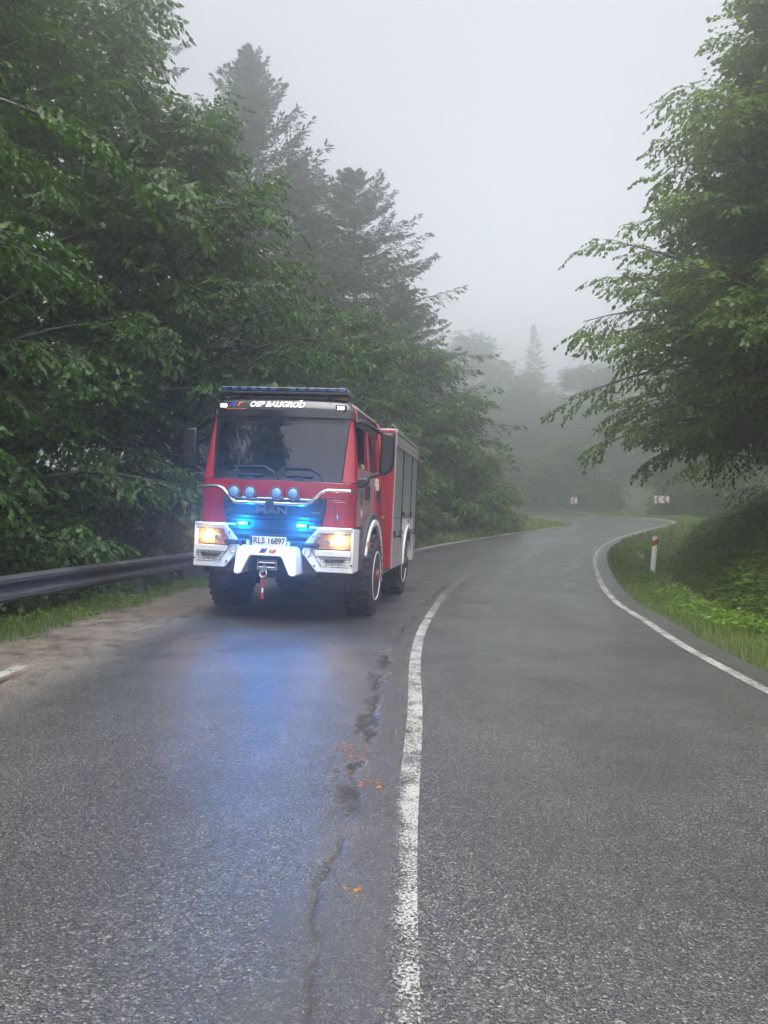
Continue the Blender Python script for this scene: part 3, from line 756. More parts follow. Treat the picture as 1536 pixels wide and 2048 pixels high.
st(herbs('weeds', scatter(26000, 3, 12.5, 4, 32, lambda x, y, s, rr, rl, d: sstep(.35, .9, rr) * (1 - sstep(2.2, 3.0, rr)) * sstep(.36, .5, noisy(x, y, .9, 31)) * .9), .085, None, .9), 'fresh green weeds in the verge around the marker post', 'weeds')
st(herbs('ground_cover', scatter(38000, 4.5, 16, 5, 36, lambda x, y, s, rr, rl, d: sstep(1.9, 2.5, rr) * (1 - sstep(7, 10, rr)) * sstep(.22, .36, noisy(x, y, .8, 41))), .13), 'leafy ground cover climbing the bank beyond the ditch', 'ground cover')
st(blades('grass', scatter(50000, -2, 30, 24, 62, lambda x, y, s, rr, rl, d: np.where(rl > 0, (rl > .02) * (1 - sstep(5, 7, rl)), (rr > 0.02) * (1 - sstep(5, 8, rr))) * (s > 24)),   .26, .03), 'tall grass on the inside of the bend and along its outer verge', 'grass')
st(blades('grass', scatter(60000, -8, 30, 55, 82, lambda x, y, s, rr, rl, d: (rr > 0.02) * (1 - sstep(6, 9, rr))), .26, .035), 'far grass verge between the outer edge line and the foggy wood', 'grass')
fl = scatter(800, 7, 14, 9, 20, lambda x, y, s, rr, rl, d: (rr > 3.2) * (rr < 5.6) * sstep(.45, .55, noisy(x, y, .7, 9)))
yel = leafmat('yellow_petal', (.45, .36, .03), (.6, .5, .06))
st(herbs('flowers', (fl[0], fl[1], fl[2] + .16, fl[3]), .028, yel), 'small yellow flowers among the leaves on the bank', 'flowers')

lx, ly = [], []  # leaf-shaped scraps standing in for orange marks along the joint
for (cx_, cy_, n_, sp_) in ((-.24, 4.75, 26, .055), (-.10, 4.15, 14, .035), (-.13, 2.96, 6, .02), (-.20, 4.5, 12, .09), (-.15, 6.3, 10, .12), (-.02, 8.2, 8, .12)):
    lx += list(rng.normal(cx_, sp_, n_)); ly += list(rng.normal(cy_, sp_ * 1.3, n_))
lx, ly = np.array(lx), np.array(ly); lz = np.interp(ly, CS[:400, 1], CS[:400, 2]) - .0437 * (lx - np.interp(ly, CS[:400, 1], CS[:400, 0])) + .006
nL = len(lx); dd = dirv(rng.uniform(0, 6.28, nL), rng.uniform(-.05, .3, nL)); sz = rng.uniform(.012, .032, nL)
V, F, T = leaf_mesh(np.stack([lx, ly, lz], -1), dd, unit(np.array([0, 0, 1.]) + rng.normal(0, .25, (nL, 3))), sz, sz * .7, rng.uniform(0, 1, nL))
st(mesh_np('orange_scraps', V, F, leafmat('orange_scrap', (.16, .055, .014), (.40, .16, .04), .15, .4), None, {'tint': T}), 'small orange-brown scraps along the broken road joint', 'leaf litter')

# ================================================================== FIRE ENGINE
red = pmat('red_paint', (.30, .004, .011), 0.2, var=.04, coat=.9, dirt=.03)
white = pmat('white_paint', (.72, .72, .71), 0.35, var=.04, coat=.3, dirt=.05)
black = pmat('black_plastic', (.012, .012, .013), 0.42, var=.3, bmp=.25, bs_=120)
gloss_black = pmat('gloss_black', (.012, .012, .014), 0.16, var=.2, coat=.6)
darkgrey = pmat('grey_plastic', (.045, .046, .05), 0.55, var=.25, bmp=.3, bs_=150, dirt=.25)
rubber = pmat('tyre_rubber', (.016, .016, .016), 0.75, var=.35, vs=10, bmp=.4, bs_=90, dirt=.45)
chrome = pmat('polished_steel', (.62, .62, .62), 0.16, metal=1.0, var=.08)
steel = pmat('dull_steel', (.40, .40, .40), 0.38, metal=.9, var=.15, dirt=.2)
alu = pmat('brushed_aluminium', (.42, .43, .43), 0.42, metal=.75, var=.08, vs=3, dirt=.12)
pinksilver = pmat('reflective_silver_film', (.42, .36, .36), 0.35, metal=.35, var=.12, vs=4, dirt=.18)
chassis = pmat('chassis_black', (.014, .014, .015), 0.7, var=.4, vs=8, dirt=.5)
amber = pmat('amber_lens', (.75, .17, .02), 0.2, var=.1, coat=.5)
interior = pmat('cab_interior', (.028, .029, .031), 0.8, var=.25)
seatm = pmat('seat_fabric', (.03, .032, .036), 0.9, var=.3, bmp=.4, bs_=200)
yellowm = pmat('yellow_film', (.62, .40, .02), 0.4, var=.1)
bluefilm = pmat('blue_print', (.015, .03, .22), 0.35, var=.1)
orangefilm = pmat('orange_print', (.62, .11, .025), 0.35, var=.1)
whitefilm = pmat('white_print', (.82, .82, .80), 0.4, var=.05)
lettering = pmat('plate_lettering', (.012, .014, .02), 0.4, var=.1)
windscreen_m = glassmat('windscreen_glass', (.15, .17, .17), 1.85)
sideglass_m = glassmat('side_glass', (.12, .13, .13), 1.6)
clear_m = glassmat('lamp_cover', (.85, .86, .86), 1.45)
blue_lens = pmat('blue_lens', (.012, .06, .24), 0.12, var=.1, coat=.8)
lampglass = pmat('spotlight_blue_reflection', (.22, .42, .85), 0.08, metal=.25, var=.15, coat=1.0)  # blue of reflected light put into the colour of the unlit lenses
darkchrome = pmat('dark_chrome', (.30, .31, .33), .18, metal=.9)
e_blue = emat('blue_strobe', (.03, .42, 1.0), 13)
e_warm = emat('headlamp_bulb', (1.0, .78, .42), 30)
e_amber = emat('amber_glow', (1.0, .40, .06), 5)
def glowmat():
    m, nt, bs, out = newmat('lit_reflector')
    tc = coord(nt); sx = N(nt, 'ShaderNodeSeparateXYZ'); nt.links.new(tc, sx.inputs[0])
    dx = math_(nt, 'SUBTRACT', math_(nt, 'ABSOLUTE', sx.outputs[0]), .90); dz_ = math_(nt, 'SUBTRACT', sx.outputs[2], 1.115)
    r2 = math_(nt, 'ADD', math_(nt, 'MULTIPLY', dx, dx), math_(nt, 'MULTIPLY', math_(nt, 'MULTIPLY', dz_, dz_), 2.0))
    r = math_(nt, 'SQRT', r2)
    fac = N(nt, 'ShaderNodeTexVoronoi', Scale=38.0); nt.links.new(tc, fac.inputs['Vector'])
    sc_ = N(nt, 'ShaderNodeSeparateColor'); nt.links.new(fac.outputs['Color'], sc_.inputs[0])
    base = ramp(nt, r, [(0.02, 1.0), (0.07, .26), (0.13, .07), (0.19, .015)])
    st2 = math_(nt, 'MULTIPLY', base, math_(nt, 'ADD', math_(nt, 'MULTIPLY', sc_.outputs[0], 1.3), .35))
    nt.links.new(math_(nt, 'MULTIPLY', st2, 8.0), bs.inputs['Emission Strength'])
    nt.links.new(ramp(nt, r, [(0.02, (1, .72, .36)), (.10, (1, .46, .10)), (.18, (1, .34, .05))]), bs.inputs['Emission Color'])
    bs.inputs['Base Color'].default_value = (.30, .27, .24, 1); bs.inputs['Metallic'].default_value = .6; bs.inputs['Roughness'].default_value = .25
    return m
e_refl = glowmat()
e_white = emat('marker_led', (1.0, .86, .62), 1.4)

fe = empty('fire_engine')
TH, RO = R_(-8.6), R_(2.5)
Mrot = Matrix.Rotation(TH, 4, 'Z') @ Matrix.Rotation(RO, 4, 'Y')
T0 = Vector((-1.42, 11.4, .062)) + Mrot.to_3x3() @ Vector((.08, 0, 0))
fe.matrix_world = Matrix.Translation(T0) @ Mrot
tag(fe, 'red and white fire engine with blue lights flashing, standing in the lane by the guardrail', 'fire engine')
def P(mb, name, mat, parent=fe, bevel=0.0, smooth=False, label=None):
    o = mb.build(name, mat, parent, bevel, smooth)
    if label: o['label'] = label
    return o

# ---- cab skin
def li(z, pts):
    return float(np.interp(z, [p[0] for p in pts], [p[1] for p in pts]))
def cW(z): return li(z, [(0, 1.07), (1.9, 1.07), (2.72, 1.0), (2.86, .985), (2.95, .945), (3.0, .87), (3.03, .75)])
def cF(z): return li(z, [(0, -1.20), (1.87, -1.20), (1.9, -1.19), (2.72, -1.06), (2.73, -1.10), (2.86, -1.085), (2.95, -1.04), (3.0, -.95), (3.03, -.80)])
CR = 0.15
def skin(p, z, off=0.0):
    """p in [-1,1] front, 1..1.2 corner, >1.2 side (metres back)"""
    W, F = cW(z), cF(z); sg = 1 if p >= 0 else -1; a = abs(p); flat = W - CR; bow = .06
    if a <= 1:
        x = a * flat; y = F + bow * a * a; nx, ny = -(-2 * bow * a / flat), -1.0
    elif a <= 1.2:
        an = (a - 1) / .2 * math.pi / 2
        x = flat + CR * math.sin(an); y = F + bow + CR * (1 - math.cos(an)); nx, ny = math.sin(an), -math.cos(an)
    else:
        x = W; y = F + bow + CR + (a - 1.2); nx, ny = 1.0, 0.0
    l = math.hypot(nx, ny)
    return Vector((sg * (x + off * nx / l), y + off * ny / l, z))
def pside(y):                       # p value whose point lies at depth y
    return lambda z: 1.2 + y - (cF(z) + .06 + CR)
def patch(p0, p1, z0, z1, nu=8, nv=4, off=0.0, th=.02, sgn=1, mb=None):
    mb = mb or MB(); g = lambda q, z: q(z) if callable(q) else q
    rows = []
    for o in (off, off - th):
        for j in range(nv + 1):
            z = z0 + (z1 - z0) * j / nv
            a, b = g(p0, z), g(p1, z)
            for i in range(nu + 1):
                rows.append(skin((a + (b - a) * i / nu) * 1.0, z, o))
    if sgn < 0: rows = [Vector((-v.x, v.y, v.z)) for v in rows]
    n, m = nu + 1, nv + 1; S = n * m; fs = []
    for j in range(nv):
        for i in range(nu):
            a = j * n + i; fs.append((a, a + 1, a + n + 1, a + n)); fs.append((S + a, S + a + n, S + a + n + 1, S + a + 1))
    for i in range(nu):
        fs.append((i, S + i, S + i + 1, i + 1)); a = nv * n + i; fs.append((a, a + 1, S + a + 1, S + a))
    for j in range(nv):
        a = j * n; fs.append((a, a + n, S + a + n, S + a)); a = j * n + nu; fs.append((a, S + a, S + a + n, a + n))
    mb.add(rows, fs); return mb

wsb = lambda z: li(z, [(1.88, .955), (2.0, .975), (2.72, 1.07)])
P(patch(-1.0, 1.0, 1.655, 1.872, 20, 4), 'front_panel', red, bevel=.006, smooth=True)
gin = lambda z: li(z, [(1.27, .655), (1.65, .77)])
corner = 1.2
for sg in (-1, 1):
    P(patch(gin, 1.0, 1.275, 1.648, 6, 4, 0, .02, sg), 'front_panel', red, bevel=.006, smooth=True)
    P(patch(1.0, pside(-.955), 1.275, 1.872, 10, 5, 0, .02, sg), 'corner_panel', red, bevel=.006, smooth=True)
    # raised crease on the corner panel
    P(patch(lambda z: li(z, [(1.30, .95), (1.62, .86)]), 1.03, 1.30, 1.62, 5, 3, .012, .012, sg), 'wind_deflector', red, bevel=.008, smooth=True)
    P(patch(lambda z: wsb(z) + .008, pside(-.935), 1.880, 2.725, 9, 10, 0, .035, sg), 'windscreen_pillar', red, bevel=.008, smooth=True)
# windscreen: black lower band, glass, upper shade
P(patch(lambda z: -wsb(z), wsb, 1.880, 1.985, 24, 3, -.006, .012), 'cowl', gloss_black, smooth=True)
P(patch(lambda z: -wsb(z), wsb, 1.985, 2.722, 28, 12, -.008, .006), 'windscreen', windscreen_m, smooth=True)
for sg in (-1, 1):
    P(patch(lambda z: wsb(z) - .045, wsb, 1.985, 2.722, 3, 10, -.004, .004, sg), 'windscreen_border', gloss_black, smooth=True)
P(patch(lambda z: -wsb(z), wsb, 2.655, 2.722, 24, 2, -.004, .004), 'windscreen_border', gloss_black, smooth=True)
# visor panel and roof
vis = P(patch(-1.13, 1.13, 2.730, 3.03, 36, 10, .012, .03), 'visor', gloss_black, bevel=.006, smooth=True)
for sg in (-1, 1):
    P(patch(1.135, pside(1.27), 2.905, 3.03, 10, 6, .0, .03, sg), 'roof_edge', red, smooth=True)
    P(patch(1.135, pside(-.80), 2.730, 2.900, 6, 4, .0, .03, sg), 'roof_edge', red, bevel=.005, smooth=True)
    P(patch(pside(-.795), pside(.93), 2.730, 2.900, 8, 4, -.035, .02, sg), 'roof_recess', darkgrey, smooth=True)
    P(patch(pside(.935), pside(1.27), 1.45, 2.900, 3, 4, .035, .05, sg), 'cab_rear_panel', red, bevel=.02, smooth=True)
mb = MB(); top = []
rp = [skin(p, 3.03) for p in np.linspace(-1.2, 1.2, 25)]
ring = [v for v in rp] + [Vector((cW(3.03), 1.27, 3.03)), Vector((-cW(3.03), 1.27, 3.03))]
mb.add(ring + [Vector((v.x * .8, v.y * .8 + .05, 3.05)) for v in ring], [tuple(range(len(ring), 2 * len(ring)))] + [(i, (i + 1) % len(ring), (i + 1) % len(ring) + len(ring), i + len(ring)) for i in range(len(ring))])
P(mb, 'roof', red, smooth=True)
for x, z in [(-.70, 2.93), (-.62, 2.78), (-.12, 2.93), (-.10, 2.775), (.27, 2.93), (.25, 2.775), (.66, 2.93), (.64, 2.775)]:
    q = skin(x / (cW(z) - CR), z, .013)
    MB().lathe([(0, .011), (-.006, .009)], 8, 'y', q).build('bolt', black, vis)
for sg in (-1, 1):                    # marker lamps at the visor corners
    q = skin(sg * .975, 2.87, .013)
    mk = P(MB().box(-.075, .075, -.012, .02, -.042, .042, Matrix.Translation(q)), 'marker_lamp', black, bevel=.01)
    MB().box(-.045, .045, -.018, -.010, -.020, .024, Matrix.Translation(q)).build('lens', e_white, mk, .005)
def drape(o, lift=.0185):
    ym = sum(v.co.y for v in o.data.vertices) / len(o.data.vertices)
    for v in o.data.vertices:
        q = skin(v.co.x / (cW(v.co.z) - CR), v.co.z, lift); v.co.y = q.y + max(-.0012, min(.0012, v.co.y - ym))
    return o
MF = lambda x, y, z, tilt=0: Matrix.Translation((x, y, z)) @ Matrix.Rotation(R_(90) + tilt, 4, 'X')
drape(text_mesh('lettering', 'OSP BALIGROD', .105, whitefilm, fe, MF(-.05, -1.077, 2.895), .0012, .22, .76, .0034))
acc = MB().prism([(.226, 2.938), (.252, 2.938), (.292, 2.970), (.258, 2.970)], -1.0765, -1.0745).build('lettering', whitefilm, fe); drape(acc)
lg = drape(text_mesh('logo', 'M', .10, bluefilm, fe, MF(-.68, -1.055, 2.885), .0012, .5, .13, .004))
drape(text_mesh('logo_letter', 'T', .075, orangefilm, lg, MF(-.575, -1.066, 2.896), .0012, .5, .09, .003))
drape(MB().box(-.79, -.49, -1.0762, -1.0738, 2.825, 2.833).build('underline', orangefilm, lg))

# light bar
lb = P(MB().box(-.91, .87, -.96, -.70, 3.055, 3.090), 'light_bar', black, bevel=.008)
MB().box(-.90, .86, -.95, -.72, 3.090, 3.155).build('light_bar_housing', pmat('smoked_lens', (.01, .013, .02), .15, coat=.6), lb, .012)
for k in range(13):
    x = -.84 + k * 1.64 / 12
    if k in (6,): continue
    MB().box(x - .040, x + .040, -.962, -.945, 3.103, 3.142).build('blue_module', blue_lens, lb, .004)
for sg in (-1, 1): MB().box(sg * .62 - .03, sg * .62 + .03, -.88, -.78, 3.0, 3.058).build('mount', black, lb)

# cab back, floor and inside
P(MB().box(-1.0, 1.0, 1.20, 1.26, 1.3, 2.98), 'cab_rear_wall', interior)
P(MB().box(-1.0, 1.0, -1.05, 1.2, 1.27, 1.32), 'cab_floor', interior)
ds = P(MB().prism([(-1.10, 1.35), (-.72, 1.35), (-.66, 1.78), (-.80, 1.95), (-1.10, 1.93)], -.98, .98, 'yz'), 'dashboard', interior, bevel=.02)
for x in (.52, -.52):
    s_ = P(MB().box(x - .26, x + .26, -.55, -.02, 1.55, 1.70), 'seat', seatm, bevel=.04)
    MB().box(x - .25, x + .25, -.06, .08, 1.68, 2.30).build('backrest', seatm, s_, .05)
    MB().box(x - .13, x + .13, -.03, .07, 2.32, 2.50).build('headrest', seatm, s_, .04)
sw = MB(); cw = Vector((.52, -.66, 1.99)); t_ = R_(35)
ring = [cw + Vector((.22 * math.cos(a), .22 * math.sin(a) * math.sin(t_) , .22 * math.sin(a) * math.cos(t_))) for a in np.linspace(0, 2 * math.pi, 25)]
sw.tube(ring, .016, 6, False); sw.tube([ring[0], cw, ring[12]], .014, 6); sw.tube([cw, cw + Vector((0, -.16, -.18))], .03, 6)
P(sw, 'steering_wheel', black, smooth=True)

# doors
for sg in (-1, 1):
    for (y0, y1, yw0, yw1, zs, nm) in ((-.925, -.085, -.90, -.16, 2.10, 'front_door'), (-.075, .925, .02, .80, 2.10, 'crew_door')):
        d = P(patch(pside(y0), pside(y1), 1.30, zs, 6, 6, 0, .03, sg), nm, red, bevel=.006, smooth=True)
        z1 = 2.66
        patch(pside(y0), pside(yw0), zs, z1, 1, 6, 0, .04, sg).build('window_post', red if nm == 'crew_door' else black, d)
        patch(pside(yw1), pside(y1), zs, z1, 2, 6, 0, .04, sg).build('window_post', red, d)
        patch(pside(y0), pside(y1), z1, 2.724, 6, 2, 0, .04, sg).build('window_top', black, d)
        openw = nm == 'front_door' and sg > 0
        patch(pside(yw0), pside(yw1), zs, zs + .07 if openw else z1, 5, 2, -.015, .005, sg).build('window', sideglass_m if not openw else clear_m, d)
        h = skin(pside(y1 - .10)(1.78), 1.78, .01)
        MB().box(-.018, .022, -.05, .05, -.105, .105, Matrix.Translation((sg * h.x, h.y, h.z))).build('handle', black, d, .015)
    P(MB().box(sg * 1.02 - .05, sg * 1.02 + .05, -.9, -.62, .72, .76), 'step', darkgrey, bevel=.006)
# red lower side ahead of the wheel
for sg in (-1, 1):
    P(patch(1.2, pside(-.62), 1.10, 1.275, 3, 3, -.03, .05, sg), 'cab_skirt', darkgrey, smooth=True)
# white prints on the near side
MS = lambda y, z: Matrix.Translation((1.0725, y, z)) @ Matrix.Rotation(R_(90), 4, 'Z') @ Matrix.Rotation(R_(90), 4, 'X')
text_mesh('door_number', '456', .26, whitefilm, fe, MS(.62, 2.0 - .08), .002, 0, .36, .006)
text_mesh('door_print', '112', .10, whitefilm, fe, MS(-.62, 1.93), .002, 0, .18, .002)
P(MB().prism([(-.72, 1.80), (-.52, 1.80), (-.52, 1.68), (-.62, 1.58), (-.72, 1.68)], 1.0710, 1.0745, 'yz'), 'crest', pmat('crest_print', (.05, .16, .09), .4))
P(MB().prism([(-.70, 1.50), (-.62, 1.42), (-.54, 1.50), (-.62, 1.54)], 1.0710, 1.0745, 'yz'), 'door_emblem', whitefilm)
P(MB().box(1.0710, 1.0745, .02, .14, 1.86, 2.0), 'door_emblem', pmat('green_print', (.22, .36, .28), .4))

# ---- bumper corners with headlamps
poly = [(.63, 1.268), (.47, 1.08), (.42, .945), (.62, .70), (.98, .69), (1.09, .70), (1.09, 1.235), (1.03, 1.268)]
def bend(vs, k=.10):                  # the bumper wraps back at the corner
    out = []
    for v in vs:
        a = max(0, abs(v[0]) - .72); out.append((v[0], v[1] + .55 * a * a + .02 * a, v[2]))
    return out
for sg in (-1, 1):
    mb = MB(); inner = [(.655, 1.195), (.60, 1.10), (.575, .97), (.70, .785), (1.035, .78), (1.055, .86), (1.055, 1.195)]
    outer = poly
    # front frame ring between outline and lamp opening, built as a thick ring
    ring_o = [(.63, 1.268), (.47, 1.08), (.42, .945), (.62, .70), (1.09, .695), (1.09, .86), (1.09, 1.268)]
    vs = []; y0, y1 = -1.285, -1.10
    for y in (y0, y1):
        vs += [(sg * a, y, b) for a, b in ring_o] + [(sg * a, y + (.03 if y == y0 else 0), b) for a, b in inner]
    n = 7; fs = []
    for i in range(n):
        j = (i + 1) % n
        fs += [(i, j, n + j, n + i), (2 * n + i, 3 * n + i, 3 * n + j, 2 * n + j), (i, 2 * n + i, 2 * n + j, j), (n + i, n + j, 3 * n + j, 3 * n + i)]
    mb.add(bend(vs), fs)
    bc = P(mb, 'bumper_corner', white, bevel=.012, smooth=True)
    mb = MB(); vs = [(sg * x, y, z) for y in (-1.20, -.62) for x, z in [(1.085, .70), (1.085, 1.262), (1.035, 1.262), (1.035, .70)]]
    P(MB().box(sg * 1.062 - .03, sg * 1.062 + .03, -1.03, -.80, .70, 1.262), 'bumper_side', white, bevel=.012)
    P(MB().box(sg * 1.052 - .04, sg * 1.052 + .04, -.80, -.52, .72, 1.262), 'wheel_housing_front', darkgrey, bevel=.012)
    P(MB().box(min(sg * .5, sg * 1.07), max(sg * .5, sg * 1.07), -1.24, -1.16, 1.262, 1.285), 'bumper_top', white, bevel=.006)
    # lamp bowl
    hl = empty('headlight'); hl.parent = fe
    bowl = MB(); pts = [(.66, 1.185), (.615, 1.10), (.60, 1.00), (1.05, 1.00), (1.05, 1.185)]
    bowl.add(bend([(sg * a, -1.215, b) for a, b in pts]), [tuple(range(5))])
    bowl.add(bend([(sg * a, -1.205, b) for a, b in pts]), [tuple(range(5))])
    bowl.build('reflector', e_refl, hl)
    cx = .90
    yb = bend([(sg * cx, -1.245, 0)])[0][1]
    MB().lathe([(0, .030), (-.015, .026), (-.022, .012)], 16, 'y', (sg * cx, yb - .0, 1.115)).build('bulb', e_warm, hl)
    MB().lathe([(0, .035), (-.012, .03)], 14, 'y', (sg * .76, yb - .01, 1.09)).build('side_bulb', pmat('unlit_bulb', (.45, .40, .33), .2, metal=.4), hl)
    cov = MB(); cv = [(.655, 1.19), (.605, 1.10), (.59, .99), (1.055, .99), (1.055, 1.19)]
    cov.add(bend([(sg * a, -1.272, b) for a, b in cv]) , [tuple(range(5))])
    cov.build('cover', clear_m, hl)
    # white bar between lamps, lower daytime lamp
    bar = MB(); bv = [(.588, .985), (.60, .905), (1.055, .905), (1.055, .985)]
    bar.add(bend([(sg * a, y, b) for y in (-1.275, -1.20) for a, b in bv]), [(0, 1, 2, 3), (7, 6, 5, 4), (0, 4, 5, 1), (1, 5, 6, 2), (2, 6, 7, 3), (3, 7, 4, 0)])
    P(bar, 'lamp_bar', white, bevel=.008)
    low = MB(); lv = [(.62, .90), (.70, .79), (1.035, .785), (1.05, .90)]
    low.add(bend([(sg * a, -1.235, b) for a, b in lv]), [(0, 1, 2, 3)]); low.build('fog_lamp_panel', white, hl)
    lo2 = MB(); l2 = [(.70, .878), (.745, .835), (.96, .835), (.99, .878)]
    lo2.add(bend([(sg * a, y, b) for y in (-1.262, -1.23) for a, b in l2]), [(0, 1, 2, 3), (0, 4, 5, 1), (1, 5, 6, 2), (2, 6, 7, 3), (3, 7, 4, 0)])
    lo2.build('fog_lamp', black, hl, .006)
    # wire guards
    wg = MB()
    def wire(pts, r=.0028): wg.tube(bend([(sg * a, -1.300, b) for a, b in pts]), r, 5)
    wire([(.645, 1.205), (.59, 1.10), (.565, .97), (.69, .775), (1.04, .77)], .006)
    wire([(.645, 1.205), (1.06, 1.205)], .005)
    for zz in (1.15, 1.10, 1.05, .87, .835, .80): wire([(.60 if zz > 1 else .66, zz), (.85, zz), (1.06, zz)])
    for xx in (.68, .76, .84, .92, 1.0): wire([(xx, 1.20), (xx, 1.0)]); wire([(xx, .90), (xx, .775)])
    P(wg, 'lamp_guard', black)
    for bx, bz in ((.565, 1.165), (.515, 1.06), (.60, .78), (1.075, .80)):
        yb2 = bend([(bx, -1.285, 0)])[0][1]
        MB().lathe([(.004, .014), (-.008, .012)], 8, 'y', (sg * bx, yb2, bz)).build('bolt', black, bc)
    # the lamp's own light
    ld = bpy.data.lights.new('headlamp_light', 'SPOT'); ld.energy = 3; ld.color = (1, .55, .20); ld.spot_size = R_(130); ld.spot_blend = .8; ld.shadow_soft_size = .05
    lo = bpy.data.objects.new('headlamp_light', ld); COL.objects.link(lo); lo.parent = hl
    lo.location = (sg * cx, yb - .10, 1.09); lo.rotation_euler = (R_(78), 0, R_(180))

# ---- grille
gp = [(-.705, 1.60), (-.66, 1.665), (.66, 1.665), (.705, 1.60), (.60, 1.02), (.50, .96), (-.50, .96), (-.60, 1.02)]
gr = P(MB().prism(gp, -1.235, -1.14), 'grille', black, bevel=.01)
for k, z in enumerate((1.07, 1.15, 1.23, 1.345, 1.40)):
    hw_ = li(z, [(1.02, .575), (1.60, .675)])
    MB().prism([(-1.262, z - .012), (-1.262, z + .004), (-1.232, z + .020), (-1.232, z - .012)], -hw_, hw_, 'yz').build('slat', black, gr, .003)
MB().box(-.62, .62, -1.255, -1.232, 1.555, 1.63).build('grille_top_bar', gloss_black, gr, .01)
for sg in (-1, 1): MB().box(sg * .58 - .055, sg * .58 + .055, -1.252, -1.232, 1.465, 1.475).build('trim', chrome, gr)
text_mesh('maker_name', 'MAN', .13, darkchrome, fe, MF(-.01, -1.262, 1.475), .006, 0, .42, .004)
for sg in (-1, 1):
    bl = P(MB().box(sg * .40 - .075, sg * .40 + .075, -1.272, -1.235, 1.268, 1.318), 'blue_strobe', black, bevel=.006)
    MB().box(sg * .40 - .058, sg * .40 + .058, -1.279, -1.268, 1.278, 1.308).build('lens', e_blue, bl, .004)
    ld = bpy.data.lights.new('strobe_light', 'POINT'); ld.shadow_soft_size = .03; ld.energy = 19; ld.color = (.0, .27, 1.0)
    lo = bpy.data.objects.new('strobe_light', ld); COL.objects.link(lo); lo.parent = bl
    lo.location = (sg * .40, -1.345, 1.293)

# bull bar with four spotlights
bb = MB(); tb = [(-1.03, -1.25, 1.765), (-.74, -1.33, 1.765), (-.66, -1.34, 1.735), (-.53, -1.36, 1.60), (-.47, -1.36, 1.570), (.47, -1.36, 1.570), (.53, -1.36, 1.60), (.66, -1.34, 1.735), (.74, -1.33, 1.765), (1.03, -1.25, 1.765)]
bb.tube(tb, .024, 10)
for sg in (-1, 1):
    bb.tube([(sg * 1.03, -1.25, 1.765), (sg * 1.07, -1.18, 1.765)], .024, 8); bb.tube([(sg * .30, -1.36, 1.57), (sg * .30, -1.20, 1.57)], .015, 6)
bar = P(bb, 'bull_bar', chrome, smooth=True)
MB().tube([(-.56, -1.335, 1.632), (.56, -1.335, 1.632)], .014, 8).build('lamp_rail', chrome, bar, 0, True)
MB().box(-.065, .045, -1.40, -1.34, 1.525, 1.60).build('bracket', black, bar, .01)
for x in (-.50, -.285, .075, .295):
    sp = P(MB().lathe([(.055, .03), (.05, .062), (0, .086), (-.012, .087), (-.012, .076)], 22, 'y', (x, -1.37, 1.705)), 'spotlight', black, smooth=True)
    MB().lathe([(-.004, .077), (-.014, .060), (-.022, .03), (-.025, .004)], 22, 'y', (x, -1.37, 1.705)).build('lens', lampglass, sp, 0, True)
    MB().lathe([(-.012, .087), (-.018, .085), (-.018, .077), (-.010, .076)], 22, 'y', (x, -1.37, 1.705), True).build('bezel', chrome, sp, 0, True)
    MB().box(x - .012, x + .012, -1.37, -1.33, 1.615, 1.64).build('stand', steel, sp)

# wipers
for (x0, x1) in ((-.52, .05), (.16, .66)):
    wp = P(MB().tube([(x1 - .02, -1.20, 1.90), (x1 - .07, -1.225, 1.985), (x1 - .20, -1.215, 2.055), (x0 + .20, -1.21, 2.055)], .011, 6), 'wiper', black)
    MB().box(x0 - .06, x1 - .16, -1.222, -1.196, 2.043, 2.060).build('blade', rubber, wp)
    P(MB().box(x0 - .02, x0 + .34, -1.212, -1.185, 1.928, 1.958), 'grab_step', black, bevel=.006)
    P(MB().box(x0 + .10, x0 + .23, -1.208, -1.185, 1.90, 1.918), 'grab_step', darkgrey, bevel=.004)

# mirrors
for sg in (-1, 1):
    x0, x1 = 1.30, 1.50; y = -.66
    m_ = P(MB().prism([(sg * x0, 2.05), (sg * (x0 + .02), 2.60), (sg * (x1 - .02), 2.585), (sg * x1, 2.52), (sg * (x1 + .005), 2.18), (sg * (x1 - .03), 2.07), (sg * (x0 + .06), 2.0)], y - .07, y + .06), 'mirror', black, bevel=.03, smooth=True)
    MB().box(sg * 1.41 - .075, sg * 1.41 + .075, y + .058, y + .066, 2.10, 2.54).build('mirror_glass', chrome, m_)
    MB().box(sg * 1.41 - .085, sg * 1.41 + .085, y - .076, y - .068, 2.19, 2.195).build('seam', darkgrey, m_)
    MB().tube([(sg * .99, -.90, 2.70), (sg * 1.06, -.86, 2.72), (sg * 1.18, -.74, 2.665), (sg * 1.34, y, 2.58)], [.035, .034, .03, .026], 8).build('arm', black, m_, 0, True)
    MB().tube([(sg * 1.06, -.90, 1.93), (sg * 1.14, -.82, 1.955), (sg * 1.24, -.72, 2.01), (sg * 1.36, y, 2.06)], [.03, .032, .03, .028], 8).build('arm', black, m_, 0, True)
    P(MB().prism([(sg * .99, 1.84), (sg * 1.0, 1.90), (sg * 1.05, 1.955), (sg * 1.20, 1.965), (sg * 1.22, 1.90), (sg * 1.15, 1.83), (sg * 1.04, 1.815)], -1.0, -.86), 'front_mirror', black, bevel=.025, smooth=True)

